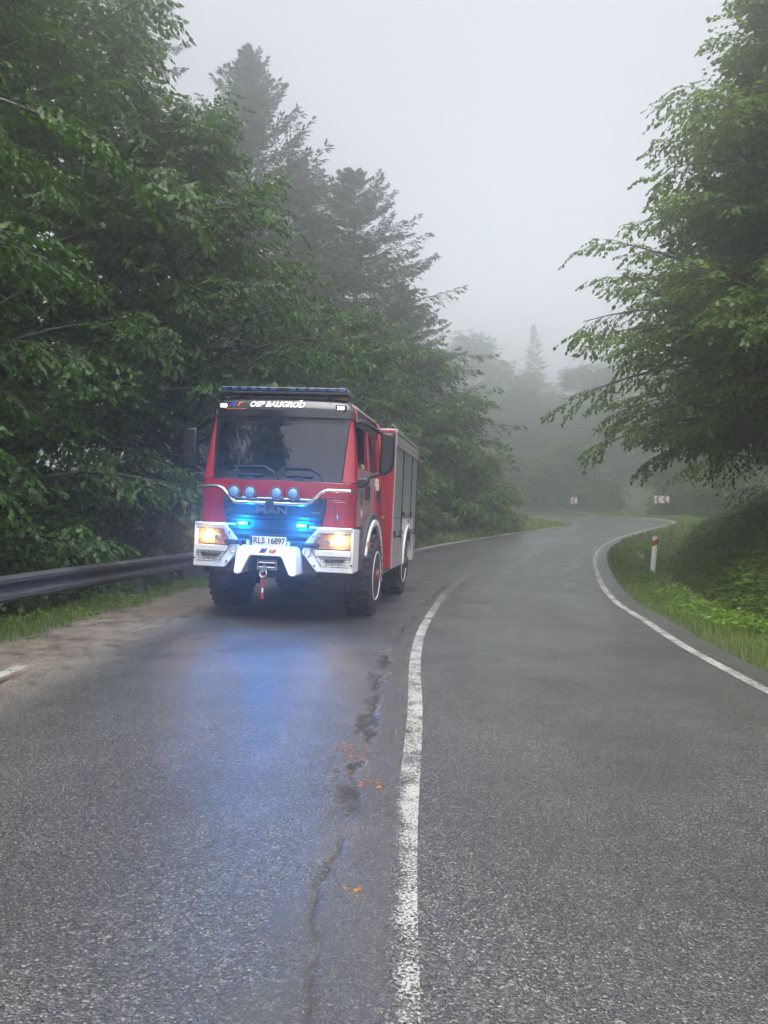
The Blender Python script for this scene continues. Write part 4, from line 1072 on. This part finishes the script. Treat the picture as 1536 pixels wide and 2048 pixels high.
# ---- plate, winch, hooks, lower front
pl = P(MB().box(-.245, .245, -1.425, -1.415, 1.015, 1.135), 'number_plate', whitefilm, bevel=.003)
MB().box(-.245, -.205, -1.4285, -1.424, 1.017, 1.133).build('plate_band', bluefilm, pl)
text_mesh('plate_lettering', 'RLS', .112, lettering, pl, MF(-.113, -1.4275, 1.078), .0016, 0, .15, .0018)
text_mesh('plate_lettering', '16897', .112, lettering, pl, MF(.122, -1.4275, 1.078), .0016, 0, .222, .0018)
text_mesh('plate_letters', 'PL', .028, whitefilm, pl, MF(-.225, -1.4305, 1.035), .001, 0, .026)
for sg in (-1, 1): P(MB().box(sg * .272 - .010, sg * .272 + .010, -1.44, -1.36, 1.0, 1.075), 'plate_bracket', white, bevel=.004)
arch = [(-.405, .93), (-.385, .985), (-.35, 1.01), (.35, 1.01), (.385, .985), (.405, .93), (.435, .66), (.39, .635), (.325, .65), (.225, .86), (.20, .885), (-.20, .885), (-.225, .86), (-.325, .65), (-.39, .635), (-.435, .66)]
def arch_mesh():
    mb = MB(); n = len(arch)
    vs = [(a * .97, -1.50 + (.07 if b > .97 else 0) + (.0), b) for a, b in arch] + [(a, -1.17, b) for a, b in arch]
    return mb.add(vs, [tuple(range(n)), tuple(reversed(range(n, 2 * n)))] + [(i, i + n, (i + 1) % n + n, (i + 1) % n) for i in range(n)])
P(arch_mesh(), 'winch_cover', white, bevel=.014, smooth=True)
Ml = Matrix.Translation((.02, -1.463, .945)) @ Matrix.Rotation(R_(62), 4, 'X')
lg2 = text_mesh('logo', 'M', .085, bluefilm, fe, MF(-.035, -1.478, .955, R_(-22)), .008, .45, .10, .004)
MB().prism([(.040, .932), (.060, .978), (.140, .978), (.115, .932)], -1.490, -1.470).build('logo_field', orangefilm, lg2)
text_mesh('logo_letter', 'T', .05, whitefilm, lg2, MF(.092, -1.491, .955), .002, .45, .05, .002)
for sg in (-1, 1): P(MB().lathe([(0, .016), (-.012, .012)], 8, 'y', (sg * .27, -1.455, .94)), 'bolt', steel)
P(MB().box(-.62, .62, -1.16, -.85, .62, 1.0), 'bumper_beam', chassis, bevel=.01)
P(MB().prism([(-.60, .96), (.60, .96), (.44, .66), (.60, .60), (-.60, .60), (-.44, .66)], -1.19, -1.14), 'bumper_centre', black)
for sg in (-1, 1):
    P(MB().prism([(sg * .46, .99), (sg * .68, .69), (sg * .60, .66), (sg * .42, .66), (sg * .42, .99)], -1.22, -1.12), 'bumper_wedge', darkgrey, bevel=.01)
    P(MB().box(sg * .52 - .12, sg * .52 + .12, -1.30, -1.16, 1.01, 1.075), 'lamp_block', black, bevel=.02)
    P(MB().tube([(sg * .50 - .035, -1.27, .99), (sg * .50 - .035, -1.275, .925), (sg * .50 - .018, -1.28, .90), (sg * .50 + .018, -1.28, .90), (sg * .50 + .035, -1.275, .925), (sg * .50 + .035, -1.27, .99)], .011, 6), 'shackle', steel, smooth=True)
P(MB().box(-.26, .26, -1.36, -1.15, .68, .86), 'winch', chassis, bevel=.01)
fl_ = P(MB().box(-.135, .135, -1.40, -1.36, .70, .715).box(-.135, .135, -1.40, -1.36, .815, .83), 'fairlead', steel, bevel=.003)
for zz in (.735, .795): MB().tube([(-.105, -1.40, zz), (.105, -1.40, zz)], .013, 8).build('roller', chrome, fl_, 0, True)
for xx in (-.125, .125): MB().tube([(xx, -1.405, .70), (xx, -1.405, .83)], .012, 8).build('roller', chrome, fl_, 0, True)
hk = P(MB().tube([(-.05, -1.42, .765), (-.02, -1.44, .77), (.0, -1.44, .74), (-.03, -1.44, .70), (-.055, -1.44, .67)], .012, 6), 'winch_hook', steel, smooth=True)
ringp = [(-.035 + .045 * math.cos(a), -1.445 + .012 * math.sin(a), .655 + .045 * math.sin(a)) for a in np.linspace(0, 6.283, 17)]
MB().tube(ringp, .010, 6, False).build('ring', steel, hk, 0, True)
st_ = P(MB().box(-.056, -.020, -1.452, -1.436, .47, .645), 'strap', pmat('red_webbing', (.35, .012, .05), .8, var=.2), bevel=.004)
MB().box(-.045, -.025, -1.450, -1.438, .405, .475).build('strap_tag', whitefilm, st_)
MB().box(-.055, -.015, -1.452, -1.436, .33, .41).build('strap_end', pmat('red_webbing_end', (.35, .012, .05), .8), st_)
P(MB().box(-1.03, 1.03, -1.02, -.86, .60, .71), 'front_underrun', chassis, bevel=.02)
for sg in (-1, 1):
    P(MB().prism([(-.98, .68), (-.60, .68), (-.60, .50), (-.66, .40), (-.92, .42)], sg * .80 - .16, sg * .80 + .16, 'yz'), 'lower_step', chassis, bevel=.02)
# chassis, axles
for sg in (-1, 1): P(MB().box(sg * .40 - .04, sg * .40 + .04, -.9, 4.7, .70, .95), 'chassis_rail', chassis)
for y in (.18, 3.42):
    P(MB().tube([(-.9, y, .56), (-.3, y, .56), (-.16, y, .54), (0, y, .54), (.16, y, .54), (.3, y, .56), (.9, y, .56)], [.09, .10, .19, .22, .19, .10, .09], 12), 'axle', chassis, smooth=True)
P(MB().box(-.5, .5, -.5, .9, .95, 1.28), 'engine', chassis, bevel=.03)
P(MB().tube([(.95, 1.40, .60), (.95, 2.35, .60)], .16, 14), 'air_tank', steel, smooth=True)
P(MB().box(-1.0, .3, 1.4, 2.4, .48, .9), 'fuel_tank', chassis, bevel=.03)

# ---- wheels
def wheel(x, y, sg):
    w = empty('wheel', (x, y, .575)); w.parent = fe
    Rr, hw_ = .60, .19
    tm = MB().lathe([(-hw_, .36), (-hw_ - .012, .44), (-hw_ + .005, .545), (-hw_ + .035, .575), (hw_ - .035, .575), (hw_ - .005, .545), (hw_ + .012, .44), (hw_, .36)], 40, 'x')
    ty = tm.build('tyre', rubber, w, 0, True)
    tb_ = MB()
    for k in range(30):
        a = 2 * math.pi * k / 30
        for s2 in (-1, 1):
            M = Matrix.Rotation(a + (s2 * .05), 4, 'X') @ Matrix.Translation((0, 0, .575))
            tb_.box(min(s2 * .02, s2 * .185), max(s2 * .02, s2 * .185), -.040, .036, -.02, .026, M @ Matrix.Rotation(s2 * .28, 4, 'Z'))
    tb_.build('tread', rubber, ty, .006)
    f = sg
    rm = MB().lathe([(f * .10, .36), (f * .195, .362), (f * .20, .345), (f * .17, .33), (f * .13, .30), (f * .11, .24), (f * .10, .20), (f * .10, .10)], 32, 'x').build('rim', white, w, 0, True)
    MB().lathe([(f * .10, .19), (f * .16, .185), (f * .17, .16), (f * .20, .10), (f * .235, .09), (f * .24, .03)], 24, 'x').build('hub', pmat('hub_red', (.12, .018, .016), .5, dirt=.5), rm, 0, True)
    for k in range(10):
        a = 2 * math.pi * k / 10
        MB().lathe([(f * .10, .019), (f * .155, .017), (f * .16, .008)], 6, 'x', (0, .235 * math.cos(a), .235 * math.sin(a))).build('wheel_nut', red if k % 2 else steel, rm)
        MB().lathe([(f * .128, .036), (f * .1315, .034)], 10, 'x', (0, .30 * math.cos(a + .31), .30 * math.sin(a + .31))).build('rim_hole', black, rm)
    return w
for sg in (-1, 1):
    wheel(sg * 1.0, .18, sg); wheel(sg * 1.0, 3.42, sg)
# front wheel arches: dark housing, white lip, amber marker, mud flap
def arc_ring(cy_, cz_, r0, r1, a0, a1, x0, x1, n=18):
    mb = MB(); vs = []
    for i in range(n + 1):
        a = R_(a0 + (a1 - a0) * i / n); c, s = math.cos(a), math.sin(a)
        vs += [(x0, cy_ + r0 * c, cz_ + r0 * s), (x0, cy_ + r1 * c, cz_ + r1 * s), (x1, cy_ + r1 * c, cz_ + r1 * s), (x1, cy_ + r0 * c, cz_ + r0 * s)]
    fs = [(0, 1, 2, 3), (4 * n + 3, 4 * n + 2, 4 * n + 1, 4 * n)]
    for i in range(n):
        b = 4 * i
        for k in range(4): fs.append((b + k, b + 4 + k, b + 4 + (k + 1) % 4, b + (k + 1) % 4))
    return mb.add(vs, fs)
for sg in (-1, 1):
    xx = sorted((sg * .80, sg * 1.13)); P(arc_ring(.18, .60, .76, .90, 20, 165, *xx), 'wheel_arch', darkgrey, bevel=.02, smooth=True)
    P(MB().box(*sorted((sg * .80, sg * 1.12)), -.70, -.55, .72, 1.10), 'wheel_housing_front', darkgrey, bevel=.02)
    xx = sorted((sg * 1.10, sg * 1.155)); P(arc_ring(.18, .60, .715, .80, 2, 158, *xx), 'arch_trim', white, bevel=.012, smooth=True)
    P(MB().box(*sorted((sg * 1.10, sg * 1.155)), .90, .985, .43, .63), 'arch_trim', white, bevel=.01)
    P(MB().box(*sorted((sg * .82, sg * 1.10)), .93, .95, .28, .62), 'mud_flap', rubber, bevel=.004)
    P(MB().box(*sorted((sg * 1.15, sg * 1.175)), -.50, -.41, 1.02, 1.10), 'side_marker', amber, bevel=.008)
    P(MB().box(*sorted((sg * .6, sg * 1.08)), .95, 1.28, .62, 1.45), 'cab_side_locker', red, bevel=.01)

# ---- equipment body
BX, B0, B1, ZB, ZT = 1.25, 1.30, 4.72, .60, 2.88
P(MB().box(-BX + .02, BX - .02, B0, B0 + .05, ZB, 2.86), 'body_front_wall', red, bevel=.01)
P(MB().box(-BX + .015, BX - .015, B1 - .05, B1, ZB, ZT - .02), 'body_rear_wall', red, bevel=.01)
P(MB().box(-BX + .03, BX - .03, B0 + .04, B1 - .04, ZT - .06, ZT), 'body_roof', alu, bevel=.01)
P(MB().box(-BX + .05, BX - .05, B0 + .05, B1 - .05, ZB + .02, ZB + .06), 'body_floor', chassis)
for sg in (-1, 1): P(MB().box(*sorted((sg * .96, sg * 1.10)), B0 - .006, B0, 1.42, 1.47), 'reflective_strip', yellowm)
d1, d2 = 2.40, 3.72                    # shutter divisions
for sg in (-1, 1):
    xs = lambda a, b: sorted((sg * a, sg * b))
    P(MB().box(*xs(1.20, BX), B0 + .051, B0 + .085, ZB, 2.84), 'corner_post', pinksilver, bevel=.005)
    P(MB().box(*xs(1.14, BX - .012), B0 + .05, B1 - .05, 1.42, 1.44), 'shelf', alu)
    for (y0, y1, z0) in ((B0 + .09, d1 - .02, 1.12), (d1 + .02, d2 - .02, 1.44), (d2 + .02, B1 - .06, 1.12)):
        mb = MB(); n = int((2.60 - z0) / .032); prof = []
        for k in range(n):
            za = z0 + (2.60 - z0) * k / n; zb_ = z0 + (2.60 - z0) * (k + 1) / n
            prof += [(sg * (BX - .022), za), (sg * (BX - .012), za + (zb_ - za) * .35), (sg * (BX - .012), za + (zb_ - za) * .8)]
        prof += [(sg * (BX - .022), 2.60)]
        vs = [(x, y0, z) for x, z in prof] + [(x, y1, z) for x, z in prof]; m2 = len(prof)
        mb.add(vs, [(i, i + 1, i + 1 + m2, i + m2) for i in range(m2 - 1)])
        sh_ = P(mb, 'roller_shutter', alu)
        MB().tube([(sg * (BX + .012), y0 + .05, z0 + .05), (sg * (BX + .012), y1 - .05, z0 + .05)], .014, 8).build('pull_bar', chrome, sh_, 0, True)
        for yy in (y0 + .05, y1 - .05): MB().box(*xs(BX - .02, BX + .03), yy - .03, yy + .03, z0 + .02, z0 + .10).build('latch', black, sh_, .006)
    for yd in (d1, d2, B1 - .04): P(MB().box(*xs(1.20, BX + .004), yd - .018, yd + .018, ZB + .4, 2.62), 'divider', black, bevel=.004)
    # folded awning / top locker with ribs and gutter
    P(MB().prism([(sg * (BX - .06), 2.605), (sg * (BX + .004), 2.605), (sg * (BX + .012), 2.66), (sg * (BX - .004), 2.67), (sg * (BX + .010), 2.74), (sg * (BX - .006), 2.755), (sg * BX, 2.80), (sg * (BX - .06), 2.82)], B0 + .09, B1 - .05), 'top_locker', pinksilver, bevel=.004, smooth=True)
    P(MB().box(*xs(BX - .10, BX + .006), B0 + .06, B1 - .03, 2.822, 2.872), 'roof_gutter', alu, bevel=.01)
    P(MB().tube([(sg * 1.16, B0 + .1, 2.95), (sg * 1.16, B0 + 1.5, 2.95)], .016, 8), 'roof_rail', alu, smooth=True)
    for yy in (B0 + .15, B0 + .8, B0 + 1.42): P(MB().tube([(sg * 1.16, yy, 2.87), (sg * 1.16, yy, 2.95)], .012, 6), 'rail_stanchion', black)
    # lower lockers around the rear wheel
    P(MB().box(*xs(1.14, BX - .002), B0 + .09, 2.72, ZB, 1.10), 'lower_locker', pinksilver, bevel=.008)
    P(MB().box(*xs(1.14, BX - .002), 4.12, B1 - .05, ZB, 1.10), 'lower_locker', pinksilver, bevel=.008)
    mb = MB(); ap = [(2.72, ZB), (2.72, 1.42), (4.12, 1.42), (4.12, ZB)] + [(3.42 + .69 * math.cos(R_(a)), .60 + .62 * math.sin(R_(a))) for a in range(0, 181, 12)]
    P(MB().prism(ap, sg * 1.16, sg * (BX - .004), 'yz'), 'rear_arch_panel', white)
    P(arc_ring(3.42, .60, .63, .705, 0, 180, *xs(1.15, BX + .02), n=24), 'arch_trim', white, bevel=.012, smooth=True)
    P(MB().box(*xs(BX - .004, BX + .006), 3.38, 3.46, 1.33, 1.40), 'filler_cap', black)
    for yy in (2.60, 4.50): P(MB().prism([(yy - .05, .86), (yy, .98), (yy + .05, .86), (yy, .74)], *xs(BX - .003, BX + .003), 'yz'), 'red_diamond', red)
    P(MB().box(*xs(.80, 1.18), 4.16, 4.18, .28, .70), 'mud_flap', rubber)
    P(MB().box(*xs(1.16, 1.22), B0 - .10, B0, 2.46, 2.80), 'scene_light', black, bevel=.015)
P(MB().box(-1.22, 1.22, B1, B1 + .10, .62, .72), 'rear_bumper', steel, bevel=.02)
P(MB().tube([(.30, 1.6, 3.0), (.30, 4.6, 3.0)], .03, 8), 'roof_ladder', alu)

# ---- driver
skin_m = pmat('skin', (.42, .24, .17), .5, var=.1)
jacket_m = pmat('jacket_cloth', (.09, .075, .045), .9, var=.35, vs=14, bmp=.4, bs_=90)
hair_m = pmat('hair', (.03, .02, .014), .7, var=.3)
def skinned(name, verts, edges, radii, mat, parent, sub=2):
    me = bpy.data.meshes.new(name); me.from_pydata(verts, edges, []); me.update()
    o = bpy.data.objects.new(name, me); COL.objects.link(o); o.parent = parent
    md = o.modifiers.new('skin', 'SKIN'); md.use_smooth_shade = True
    if not me.skin_vertices: me.skin_vertices.new()
    sv = me.skin_vertices[0].data
    for i, r in enumerate(radii): sv[i].radius = (r if isinstance(r, tuple) else (r, r))
    sv[0].use_root = True
    s = o.modifiers.new('sub', 'SUBSURF'); s.levels = sub; s.render_levels = sub
    me.materials.append(mat); return o
drv = empty('person'); drv.matrix_world = fe.matrix_world @ Matrix.Translation((.52, -.30, 1.70))
tag(drv, 'person in a khaki jacket at the wheel, elbow on the open cab window', 'person')
V_, E_, R2 = [], [], []
def vadd(p, r, par=None):
    V_.append(p); R2.append(r)
    if par is not None: E_.append((par, len(V_) - 1))
    return len(V_) - 1
pel = vadd((0, .02, .10), (.17, .13)); sp_ = vadd((0, .03, .30), (.15, .12), pel); ch = vadd((0, .03, .50), (.18, .13), sp_); nk = vadd((0, .0, .64), .06, ch)
hd0 = vadd((0, -.03, .72), (.07, .085), nk); hd1 = vadd((0, -.03, .82), (.078, .10), hd0); vadd((0, -.01, .90), .06, hd1); vadd((0, -.135, .775), .018, hd0)
for sg in (-1, 1): vadd((sg * .085, -.02, .785), .016, hd1)
arms = {}
for sg, chain in ((1, [(.20, .02, .56), (.40, -.02, .36), (.47, -.10, .40), (.47, -.26, .44)]), (-1, [(-.20, .02, .56), (-.26, -.10, .32), (-.20, -.28, .30), (-.16, -.36, .34)])):
    pr = ch
    for q, r in zip(chain, (.075, .055, .048, .032)): pr = vadd(q, r, pr)
    hb = vadd((chain[-1][0], chain[-1][1] - .06, chain[-1][2] + .01), (.042, .022), pr)
    for k in range(4):
        bx = chain[-1][0] + (-.032 + .021 * k); y0 = chain[-1][1] - .10; L_ = (.060, .070, .066, .052)[k]
        k1 = vadd((bx, y0, chain[-1][2] + .012), .0095, hb); k2 = vadd((bx, y0 - L_ * .5, chain[-1][2] + .002), .009, k1); vadd((bx, y0 - L_ * .8, chain[-1][2] - .025), .008, k2)
    t1 = vadd((chain[-1][0] - sg * .05, chain[-1][1] - .06, chain[-1][2]), .011, pr); vadd((chain[-1][0] - sg * .06, chain[-1][1] - .10, chain[-1][2] - .01), .009, t1)
for sg in (-1, 1):
    a = vadd((sg * .11, -.10, .10), .09, pel); b = vadd((sg * .13, -.46, .10), .065, a); c = vadd((sg * .13, -.50, -.28), .05, b); vadd((sg * .13, -.62, -.34), .04, c)
skinned('body', V_, E_, R2, skin_m, drv)
jv = [(0, .02, .06), (0, .03, .30), (0, .03, .52), (.20, .02, .56), (.40, -.02, .36), (.47, -.10, .40), (.47, -.235, .437), (-.20, .02, .56), (-.26, -.10, .32), (-.20, -.28, .30), (-.165, -.35, .335)]
je = [(0, 1), (1, 2), (2, 3), (3, 4), (4, 5), (5, 6), (2, 7), (7, 8), (8, 9), (9, 10)]
skinned('jacket', jv, je, [(.19, .15), (.17, .14), (.205, .15), .10, .085, .075, .062, .10, .08, .068, .055], jacket_m, drv)
MB().lathe([(-.05, .062), (-.03, .064), (.03, .064)], 12, 'y', (.47, -.17, .42)).build('sleeve_band', yellowm, drv, 0, True)
hv = MB().lathe([(.80, .105), (.86, .105), (.91, .085), (.94, .04), (.945, .005)], 16, 'z', (0, -.015, 0)); hv.build('hair', hair_m, drv, 0, True)

# ================================================================== ROADSIDE FURNITURE
galv = pmat('galvanised_steel', (.075, .076, .078), 0.55, metal=.3, var=.18, vs=2.5, dirt=.28)
post_galv = pmat('galvanised_post', (.12, .12, .12), 0.6, metal=.4, var=.2, dirt=.3)
def wbeam(mb, pts, n_up, z0):
    """W-profile swept along pts (plan points with base height); depth towards the road on the given normal side"""
    prof = [(.0, .31), (.035, .305), (.075, .27), (.075, .225), (.02, .185), (.0, .155), (.02, .125), (.075, .085), (.075, .04), (.035, .005), (.0, .0)]
    K = len(prof); vs = []; fs = []
    for i, p in enumerate(pts):
        a = Vector(pts[max(0, i - 1)]); b = Vector(pts[min(len(pts) - 1, i + 1)]); t = (b - a); t.z = 0; t.normalize()
        nn = Vector((t.y, -t.x, 0)) * n_up
        for d, z in prof: vs.append(Vector(p) + nn * d + Vector((0, 0, z0 + z)))
        for d, z in reversed(prof): vs.append(Vector(p) + nn * (d - .004) + Vector((0, 0, z0 + z)))
    M_ = 2 * K
    for i in range(len(pts) - 1):
        for k in range(M_): fs.append((i * M_ + k, i * M_ + (k + 1) % M_, (i + 1) * M_ + (k + 1) % M_, (i + 1) * M_ + k))
    fs.append(tuple(range(M_))); fs.append(tuple(reversed(range((len(pts) - 1) * M_, len(pts) * M_))))
    mb.add(vs, fs)
def guardrail(label, s0, s1, off_fn, side, h0, step=4.0, endslope=None, group=None):
    base = empty('guardrail'); s = s0
    cuts = list(np.arange(s0, s1 - .01, step)) + [s1]
    def pt(q, dz=0.0):
        o = off_fn(q); p = road_pt(np.array([q]), np.array([o]))[0]; return Vector((p[0], p[1], gz(p[0], p[1]) if dz is None else float(p[2]) + dz))
    base.location = pt(cuts[0])
    L0 = Vector(base.location)
    def rz(q):
        o = off_fn(q); e = (np.interp(q, ARC, LS[:, 2]) if side < 0 else np.interp(q, ARC, RS[:, 2]))
        drop = 0.0
        if endslope:
            a, b = endslope; drop = -.62 * float(sstep(min(a, b), max(a, b), np.array(q))) if b > a else -.62 * float(1 - sstep(b, a, np.array(q)))
        p = road_pt(np.array([q]), np.array([o]))[0]
        return Vector((p[0], p[1], float(e) + h0 + drop))
    for a, b in zip(cuts[:-1], cuts[1:]):
        n = max(2, int((b - a) / .5)); pts = [rz(q) - L0 for q in np.linspace(a - .06, b + .06, n + 1)]
        mb = MB(); wbeam(mb, pts, 1 if side < 0 else -1, 0.0)
        bm_ = mb.build('rail_beam', galv, base)
        for q in (a + .06, a + .22):
            for zz in (.085, .225):
                p = rz(q) - L0; t = (rz(q + .1) - rz(q - .1)); t.z = 0; t.normalize(); nn = Vector((t.y, -t.x, 0)) * (1 if side < 0 else -1)
                c = p + nn * .078 + Vector((0, 0, zz))
                MB().tube([c - nn * .01, c + nn * .006, c + nn * .010], [.017, .017, .008], 8).build('bolt', galv, bm_)
    for q in np.arange(s0 + .08, s1, step):
        p = rz(q) - L0; t = (rz(q + .1) - rz(q - .1)); t.z = 0; t.normalize(); nn = Vector((t.y, -t.x, 0)) * (1 if side < 0 else -1)
        g = gz(p.x + L0.x, p.y + L0.y) - L0.z - .3
        M = Matrix.Translation((p.x - nn.x * .06, p.y - nn.y * .06, 0)) @ Matrix.Rotation(math.atan2(t.y, t.x), 4, 'Z')
        top = p.z + .27
        if top - g < .25: continue
        MB().box(-.05, .05, -.062, .055, g, top, M).build('post', post_galv, base, .006)
    return tag(base, label, 'guardrail', group)
guardrail('grey steel guardrail along the dirt shoulder, running behind the fire engine', .2, 31.5, lambda q: -half_w(np.array(q)) - 1.45, -1, .34, endslope=(28.3, 31.5))
far0 = float(np.interp(0.5, CS[800:1100, 0][::-1], ARC[800:1100][::-1]))
sB = [float(ARC[np.argmin((CS[:, 0] - x)**2 + (CS[:, 1] - y)**2)]) for x, y in ((14.8, 66.5), (-12, 69))]
guardrail('faint pale guardrail on the far side of the bend', sB[0], sB[1], lambda q: half_w(np.array(q)) + 1.7, 1, .42, endslope=(sB[0] + 3.5, sB[0]))

# delineator post
wp_m = pmat('post_white', (.82, .82, .80), .45, var=.08, dirt=.18); rd_m = pmat('red_reflector', (.42, .02, .03), .25, var=.1, coat=.5)
px_, py_ = 7.45, 21.4
dp = empty('marker_post', (px_, py_, gz(px_, py_)))
prof_p = [(-.07, -.03), (-.05, .03), (.05, .03), (.07, -.03), (.035, -.055), (-.035, -.055)]
MB().prism(prof_p, -.2, 1.10, 'xy').build('post', wp_m, dp, .008)
bm_ = MB(); q = [(a * 1.03, b * 1.03) for a, b in prof_p]
vs = [(a, b, .84 + a * .5) for a, b in q] + [(a, b, 1.0 + a * .5) for a, b in q]
bm_.add(vs, [tuple(range(6)), tuple(reversed(range(6, 12)))] + [(i, (i + 1) % 6, (i + 1) % 6 + 6, i + 6) for i in range(6)]); bm_.build('red_band', rd_m, dp)
dp.rotation_euler = (0, R_(4.5), R_(-15))
tag(dp, 'white roadside marker post with a red slanted band in the grass by the ditch', 'marker post')

# chevron boards
cw_m = pmat('chevron_white', (.62, .62, .61), .4, var=.05); cr_m = pmat('chevron_red', (.32, .03, .045), .4, var=.1)
def chevron(label, x, y, rz, n, zc, size=.62):
    z = gz(x, y); r = empty('chevron_sign', (x, y, z), rz); h = zc - z; w = size * n
    MB().box(-w / 2, w / 2, -.02, 0, h - size / 2, h + size / 2).build('board', cw_m, r, .008)
    for k in range(n):
        c = -w / 2 + size * (k + .12); a = size * .36; t = size * .34
        for k2 in (0,):
            MB().prism([(c, h), (c + a, h + size / 2 - .01), (c + a + t, h + size / 2 - .01), (c + t, h), (c + a + t, h - size / 2 + .01), (c + a, h - size / 2 + .01)], -.026, -.021).build('red_chevron', cr_m, r)
    for sx in ((-w * .30, w * .30) if n > 1 else (0,)): MB().tube([(sx, .03, -.4), (sx, .03, h + size * .4)], .03, 8).build('post', galv, r, 0, True)
    return tag(r, label, 'road sign', 'red and white chevron signs round the bend')
def at(u, v, d): return ((u - 768) / 1540 * d, d, 1.44 - (v - 1035) / 1540 * d)
p = at(1320, 999, 66); chevron('long red and white chevron board beside the overhanging boughs', p[0] + .15, p[1], R_(-8), 2, p[2])
p = at(1148, 1001, 74); chevron('square red and white chevron board at the end of the far guardrail', p[0], p[1], R_(12), 1, p[2])
p = at(1027, 1001, 76); chevron('red and white chevron board behind the far guardrail', p[0], p[1], R_(40), 1, p[2])
# stone ditch lining beyond the marker post
stone_m = pmat('ditch_stone', (.30, .29, .27), .7, var=.25, vs=9, bmp=.6, bs_=30, dirt=.3)
dr_ = empty('stone_ditch_edge', (8.4, 20, gz(8.4, 20)))
rg_ = random.Random(4)
for k in range(34):
    s = 16.5 + k * .36
    for rr_ in (1.32, 1.72):
        p = road_pt(np.array([s]), np.array([float(half_w(np.array(s))) + ROFF + rr_ + rg_.uniform(-.04, .04)]))[0]
        z = gz(p[0], p[1]); M = Matrix.Translation((p[0] - 8.4, p[1] - 20, z - dr_.location.z)) @ Matrix.Rotation(rg_.uniform(-.3, .3) - .35, 4, 'Z') @ Matrix.Rotation(rg_.uniform(-.2, .2), 4, 'X')
        a, b, c = rg_.uniform(.08, .14), rg_.uniform(.13, .19), rg_.uniform(.03, .07)
        MB().prism([(-a, -b), (-a * .5, -b * 1.1), (a, -b * .8), (a * 1.05, b * .6), (a * .3, b), (-a * .9, b * .8)], -.12, c, 'xy').build('stone', stone_m, dr_, .02)
        for v in dr_.children[-1].data.vertices: v.co = M @ v.co
tag(dr_, 'broken pale stone lining of the ditch behind the marker post', 'ditch stones')

# ================================================================== HAZE
hm = bpy.data.materials.new('fog'); hm.use_nodes = True
nt = hm.node_tree; nt.nodes.remove(nt.nodes['Principled BSDF'])
pv = nt.nodes.new('ShaderNodeVolumePrincipled')
pv.inputs['Color'].default_value = (.95, .96, .97, 1); pv.inputs['Density'].default_value = FOG
pv.inputs['Anisotropy'].default_value = 0.86
nt.links.new(pv.outputs[0], nt.nodes['Material Output'].inputs['Volume'])
zmin = float(GZ.min()) - 1.0
hz = MB().box(-190, 190, -75, 235, zmin, 36.0).build('haze', hm)
tag(hz, 'even pale fog filling the valley and the wood', 'fog', kind='stuff')
